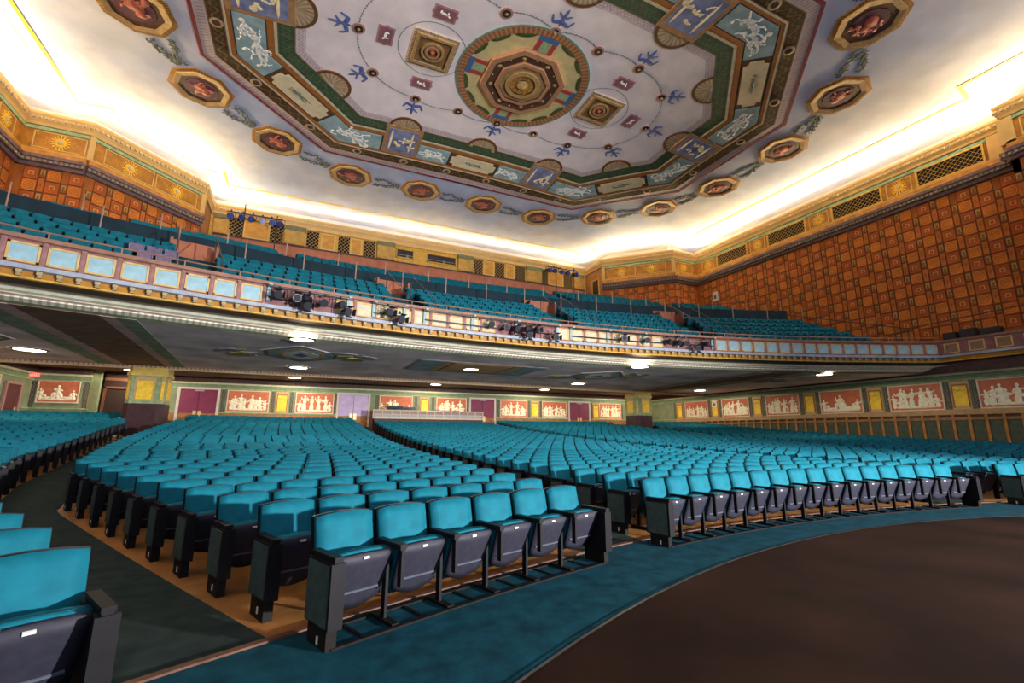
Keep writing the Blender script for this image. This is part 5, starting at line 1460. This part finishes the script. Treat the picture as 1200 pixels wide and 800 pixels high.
for M, block, k, ends, d, vis, pos in near:
    e = bpy.data.objects.new('theatre_seat', None); COL.objects.link(e); e.matrix_local = M; e.empty_display_size = .1
    row = 'front' if k == 0 else ordinal(k + 1); bn, an = BN[block]
    tag(e, 'teal tip-up seat, %s row of the %s, %s from %s' % (row, bn, ordinal(pos + 1), an), 'seat', 'stalls seats of the ' + bn)
    parts = ['backrest', 'back_shell', 'seat_cushion', 'seat_pan', 'arm_restl']
    parts += ['end_framel', 'end_panell', 'end_basel', 'row_markerl'] if ends & 1 else ['legl', 'footl']
    if ends & 2: parts += ['arm_restr', 'end_framer', 'end_panelr', 'end_baser', 'row_markerr']
    if k == 0: parts.append('floor_rail')
    sp = None
    for p in parts:
        me = SEAT[p]; o = bpy.data.objects.new(me.name.split('.')[0], me); COL.objects.link(o); o.parent = e
        if p == 'seat_pan': sp = o
    if d < 16:
        for p in ('groove_strip', 'number_plate'):
            o = bpy.data.objects.new(p, SEAT[p]); COL.objects.link(o); o.parent = sp
far = [s for s in SEATS if id(s) not in nid]
o = instanced('stalls_seat_rows', simple_seat(), [s[0] for s in far], [teal_far, dark, pan_m])
tag(o, 'distant rows of teal theatre seats filling the stalls floor', 'seats', kind='stuff')
fe = [s[0] @ Matrix.Translation((-PW / 2 if s[3] & 1 else PW / 2, 0, 0)) for s in far if s[3]]
rows_o = o; o = instanced('row_ends', end_simple(), fe, [dark]); o.parent = rows_o; tag(o, kind='stuff')
# ---- balcony seats
bal = []
CHAIRS = []
def bal_row(r, z, aisles, hw, skip_m, gap=None):
    n = int(.9 / (PW / r))
    for i in range(-n, n):
        t = (i + .5) * PW / r; x, y, _ = bp(r, t, 0)
        if not inside_upper(x, y + .3, skip_m): continue
        if any(abs(t - a) * r < hw for a in aisles): continue
        d_ = np.array([x, y, z + .5]) - CAM_POS; su = 600 + F_PX * (d_ @ _r) / (d_ @ _f)
        if gap and gap[0] < su < gap[1]: CHAIRS.append((x, y + .22, z, -t)); continue
        bal.append(Matrix.Translation((x, y, z)) @ Matrix.Rotation(-t, 4, 'Z'))
for k in range(7): bal_row(46.42 + .85 * k, 5.2 + .462 * k, FA, .72, .55, (152, 200) if k in (3, 4) else None)
for k in range(10): bal_row(53.75 + .85 * k, 9.0 + .37 * k, RA, .62, .6)
o = instanced('balcony_seat_rows', simple_seat(), bal, [teal_far, dark, teal_far])
tag(o, 'rows of teal theatre seats rising up the balcony tiers', 'seats', kind='stuff')

# ------------------------------------------------------------------ control booth at the rear of the centre block
bo = empty('control_booth', (0, 31.6, 1.4)); tag(bo, 'cream latticed control booth behind the centre block', 'booth')
mb = MB(); mb.box(-4.0, 3.75, .0, .06, 0, .95); mb.box(-4.0, -3.94, 0, 1.5, 0, 1.5); mb.box(3.69, 3.75, 0, 1.5, 0, 1.5); mb.build('booth_body', mat('booth_brown', (0.10, 0.04, 0.03), 0.6, 0.2), bo)
mb = MB(); mb.box(-4.0, 3.75, -.06, .1, 1.46, 1.53); mb.box(-4.0, 3.75, -.06, 0, .93, 1.0); mb.box(-4.0, 3.75, -.05, 0, 1.20, 1.24); mb.build('booth_rail', cream_m, bo)
n = 13
for k in range(n + 1):
    x = -4.0 + 7.75 * k / n; mb = MB(); mb.box(-.03, .03, -.05, .02, .95, 1.5); place('booth_stile', cached('bst', lambda: mb.mesh('booth_stile', cream_m)), bo, T((x, 0, 0)))
for k in range(n):
    x = -4.0 + 7.75 * (k + .5) / n
    for z, m in ((1.35, 'pinkish_pane'), (1.1, 'pale_pane')):
        mb = MB(); mb.box(-.27, .27, 0, .015, -.11, .11)
        place('booth_pane', cached(('bpn', z), lambda: mb.mesh('booth_pane', mat(m, (0.36, 0.24, 0.24) if m[1] == 'i' else (0.42, 0.42, 0.44), 0.5, 0.2, 3))), bo, T((x, 0, z)))
mb = MB(); mb.box(-4, 3.75, .5, 1.2, 1.35, 1.42); mb.build('booth_desk', mat('desk_black', (0.02, 0.02, 0.025), 0.5), bo)
def console(x, w, h, lab):
    e = empty('mixing_console', (x, 32.45, 2.82)); tag(e, lab, 'console')
    mb = MB(); mb.box(-w / 2, w / 2, -.3, .3, 0, .12); mb.build('console_body', black_m, e)
    mb = MB(); mb.prism([(-w / 2, .05, .12), (w / 2, .05, .12), (w / 2, .3, .12), (-w / 2, .3, .12)], [(-w / 2, .2, h), (w / 2, .2, h), (w / 2, .28, h), (-w / 2, .28, h)]); mb.build('meter_bridge', mat('dark_blue_console', (0.02, 0.03, 0.05), 0.5), e)
    mb = MB()
    for k in range(5): mb.box(-w / 2 + w * (k + .2) / 5, -w / 2 + w * (k + .7) / 5, .16, .19, h * .55, h * .85)
    mb.build('meter', mat('meter_teal', (0.05, 0.16, 0.18), 0.4), e)
console(-2.4, 1.1, .45, 'tall black mixing console on the control booth desk'); console(-1.4, .8, .38, 'smaller black mixing desk in the middle of the booth'); console(1.4, 1.8, .2, 'long low dark console at the far end of the booth')

# ------------------------------------------------------------------ stage lighting on the balcony front
lamp_black = mat('lamp_black', (0.015, 0.016, 0.022), 0.35, 0.2, 10); lens_m = mat('lamp_lens', (0.02, 0.025, 0.035), 0.7, 0.2); blue_lens = mat('blue_lamp_lens', (0.03, 0.05, 0.35), 0.1, 0.2); clampm = mat('pale_clamp', (0.30, 0.45, 0.48), 0.5, 0.1)
def lamp_meshes():
    mb = MB(); mb.tube((0, .16, 0), (0, -.10, 0), .085, 10, r1=.125); mb.tube((0, -.10, 0), (0, -.20, 0), .135, 10); mb.tube((0, .16, 0), (0, .22, 0), .06, 8); body = mb.mesh('lamp_body', lamp_black)
    mb = MB(); mb.tube((0, -.203, 0), (0, -.198, 0), .115, 12); lens = mb.mesh('lens', lens_m)
    mb = MB(); mb.tube((0, -.203, 0), (0, -.198, 0), .115, 12); blens = mb.mesh('lens', blue_lens)
    mb = MB(); mb.path([(-.15, 0, 0), (-.15, 0, .2), (.15, 0, .2), (.15, 0, 0)], .013, 4); mb.box(-.03, .03, -.03, .03, .2, .30); yoke = mb.mesh('yoke', lamp_black)
    mb = MB()
    for a in range(4):
        Mx = Matrix.Rotation(a * math.pi / 2, 4, 'Y'); mb.poly([tuple(Mx @ Vector(p)) for p in ((-.09, -.2, .13), (.09, -.2, .13), (.12, -.32, .19), (-.12, -.32, .19))], [(0, 1, 2, 3)])
    barn = mb.mesh('barn_doors', lamp_black)
    return body, lens, blens, yoke, barn
LB, LL, LBL, LY, LD = lamp_meshes()
def stage_light(x, y, z, rz, pitch_, lab, grp, barn=False, blue=False, s_=1.0):
    e = empty('stage_light', (x, y, z), rz); e.scale = (s_, s_, s_); tag(e, lab, 'stage light', grp)
    M = Matrix.Rotation(pitch_, 4, 'X'); b = place('lamp_body', LB, e, M); place('lens', LBL if blue else LL, b); place('yoke', LY, e)
    if barn: place('barn_doors', LD, b)
def arc_theta_u(u, r=R0 - .30, z=5.6):
    lo, hi = -TMAX, TMAX
    for _ in range(40):
        t = (lo + hi) / 2; d = np.array(bp(r, t, z)) - CAM_POS; uu = 600 + F_PX * (d @ _r) / (d @ _f)
        if uu < u: lo = t
        else: hi = t
    return t
rnd = random.Random(3)
clusters = [((327, 346, 362, 380, 398), (361, 404), 'the blue panel cluster', (316, 410)),
            ((454,), (467,), 'the cream panel pair', (440, 476)),
            ((575, 592, 603, 615, 626), (618, 648), 'the middle cluster', (500, 656)),
            ((730, 757, 782, 793, 804, 825), (814,), 'the orange wall cluster', (672, 838))]
for us, lows, cname, span in clusters:
    for iu, u in enumerate(us):
        t = arc_theta_u(u); p = bp(R0 - .32, t, 5.62)
        stage_light(p[0], p[1], p[2], -t + rnd.uniform(-.5, .5), rnd.uniform(-.1, .35), '%s upper black stage lamp of %s, counted from the loose chairs' % (UN[iu + 1], cname), 'upper lamps of ' + cname, barn=rnd.random() < .4, s_=1.0)
    for iu, u in enumerate(lows):
        t = arc_theta_u(u); p = bp(R0 - .45, t, 5.38)
        stage_light(p[0], p[1], p[2], -t + rnd.uniform(-.4, .4), rnd.uniform(0, .3), '%s low-hung black stage lamp in %s' % (UN[iu + 1], cname), 'lower lamps of ' + cname, barn=True, s_=1.0)
    e = empty('lighting_pipe', (0, 0, 0)); tag(e, 'dark pipe with clamps carrying ' + cname.replace('the ', 'lamps of the '), 'pipe')
    ta, tb = arc_theta_u(span[0]), arc_theta_u(span[1]); mb = MB(); tt = np.linspace(ta, tb, 8)
    for a, b in zip(tt[:-1], tt[1:]): mb.tube(bp(R0 - .30, a, 5.90), bp(R0 - .30, b, 5.90), .03, 6); mb.tube(bp(R0 - .16, a, 5.58), bp(R0 - .16, b, 5.58), .025, 6)
    mb.build('pipe', lamp_black, e)
    for t in np.linspace(ta, tb, max(2, int((tb - ta) * R0 / 1.3))):
        mb = MB(); mb.box(-.05, .05, -.36, .02, -.02, .04); mb.box(-.05, .05, -.10, -.04, -.5, 0); mb.build('clamp_bracket', clampm, e, Matrix.Translation(bp(R0, t, 5.93)) @ Matrix.Rotation(-t, 4, 'Z'))
# two bars of lamps high on the rear wall
for (u0, v0), (u1, v1), us, nm in (((267, 247), (331, 258), (271, 285, 297, 308, 319, 331), 'the corner wall lamp bar'), ((641, 315), (676, 323), (642, 649, 657, 664, 673), 'the doorway lamp bar')):
    y = 33.4; a, b = on_y(u0, v0, y), on_y(u1, v1, y); a[2] = b[2] = 15.85
    e = empty('lamp_bar', (0, 0, 0)); tag(e, 'dark horizontal pipe on posts: ' + nm, 'pipe')
    mb = MB(); mb.tube(a, b, .04, 6); mb.tube((a[0] * .7 + b[0] * .3, y, 16.5), (a[0] * .7 + b[0] * .3, y, 12.72), .04, 6); mb.tube((a[0] * .1 + b[0] * .9, y, 16.1), (a[0] * .1 + b[0] * .9, y, 12.72), .035, 6); mb.build('pipe', lamp_black, e)
    for k, u in enumerate(us):
        x = on_y(u, (v0 + v1) / 2, y)[0]
        stage_light(x, y - .05, 15.5, rnd.uniform(-.3, .3), .35, '%s blue-lens lamp on %s, counted from the loose chairs' % (UN[k + 1], nm), 'lamps of ' + nm, blue=True, s_=1.5)
# dark loudspeakers on the side ledge, right-hand end of the balcony
for k, (y, w_, h_) in enumerate(((11.2, .5, .34), (10.5, .6, .40), (9.7, .7, .30))):
    e = empty('loudspeaker', (21.05, y, 6.1)); tag(e, ['small black loudspeaker at the balcony corner by the orange wall', 'tall black loudspeaker second from the balcony corner', 'wide low black loudspeaker farthest from the balcony corner'][k], 'loudspeaker')
    mb = MB(); mb.box(-.2, .2, -w_ / 2, w_ / 2, 0, h_); mb.build('cabinet', lamp_black, e)
    mb = MB(); mb.box(-.215, -.2, -w_ / 2 + .04, w_ / 2 - .04, .04, h_ - .04); mb.build('grille', mat('speaker_grille', (0.03, 0.03, 0.035), 0.7, 0.3, 60), e)
    mb = MB(); mb.tube((-.1, -w_ / 2 - .05, 0), (-.1, -w_ / 2 - .05, -.25), .02); mb.tube((-.1, w_ / 2 + .05, 0), (-.1, w_ / 2 + .05, -.25), .02); mb.build('mount', lamp_black, e)
# loose stacked chairs beside a balcony aisle
def stack_chair(x, y, z, rz, lab):
    e = empty('stacking_chair', (x, y, z), rz); tag(e, lab, 'chair', 'folded chairs on the balcony')
    cm = mat('purple_grey_chair', (0.16, 0.13, 0.22), 0.5, 0.2); fm = mat('chair_chrome', (0.4, 0.38, 0.42), 0.3, 0.1, metal=.6)
    mb = MB(); slab(mb, .44, .44, .42, .05, tilt(-.2, .45, .42, .02), 3, 3); mb.build('seat', cm, e)
    mb = MB(); slab(mb, .44, .44, .40, .04, tilt(.22, .5, .06, .4), 3, 3); mb.build('backrest', cm, e)
    for sx in (-1, 1):
        for sy in (-1, 1):
            mb = MB(); mb.tube((sx * .2, sy * .2, 0), (sx * .2, sy * .18, .45 if sy < 0 else .8), .014, 5); mb.build('leg', fm, e)
CHAIRS.sort(key=lambda c: (round(c[2], 2), -c[0]))
for k, (x, y, z, rz) in enumerate(CHAIRS):
    kk = sum(1 for c in CHAIRS[:k] if abs(c[2] - z) < .05)
    stack_chair(x, y, z, rz, 'purple-grey loose balcony chair, %s from the aisle in its %s row' % (UN[kk + 1], 'lower' if abs(z - CHAIRS[0][2]) < .05 else 'upper'))
# small white notices
def on_x(u, v, x):
    d = ray(u, v); return CAM_POS + d * (x - CAM_POS[0]) / d[0]
for (u, v), w_, h_, lab in (((838, 347), .5, .75, 'small white notice on the orange wall above the balcony seats'), ((837, 473), .42, .5, 'white paper notice on a yellow panel of the lower frieze')):
    p = on_x(u, v, 21.50 if v < 400 else 21.30)
    e = empty('wall_notice', tuple(p)); tag(e, lab, 'notice')
    mb = MB(); mb.box(0, .04, -w_ / 2, w_ / 2, -h_ / 2, h_ / 2); mb.build('notice_board', white_m, e)
    mb = MB(); mb.box(-.01, 0, -w_ * .25, w_ * .25, -h_ * .3, h_ * .1); mb.build('notice_print', mat('notice_grey', (0.12, 0.12, 0.13), 0.5), e)
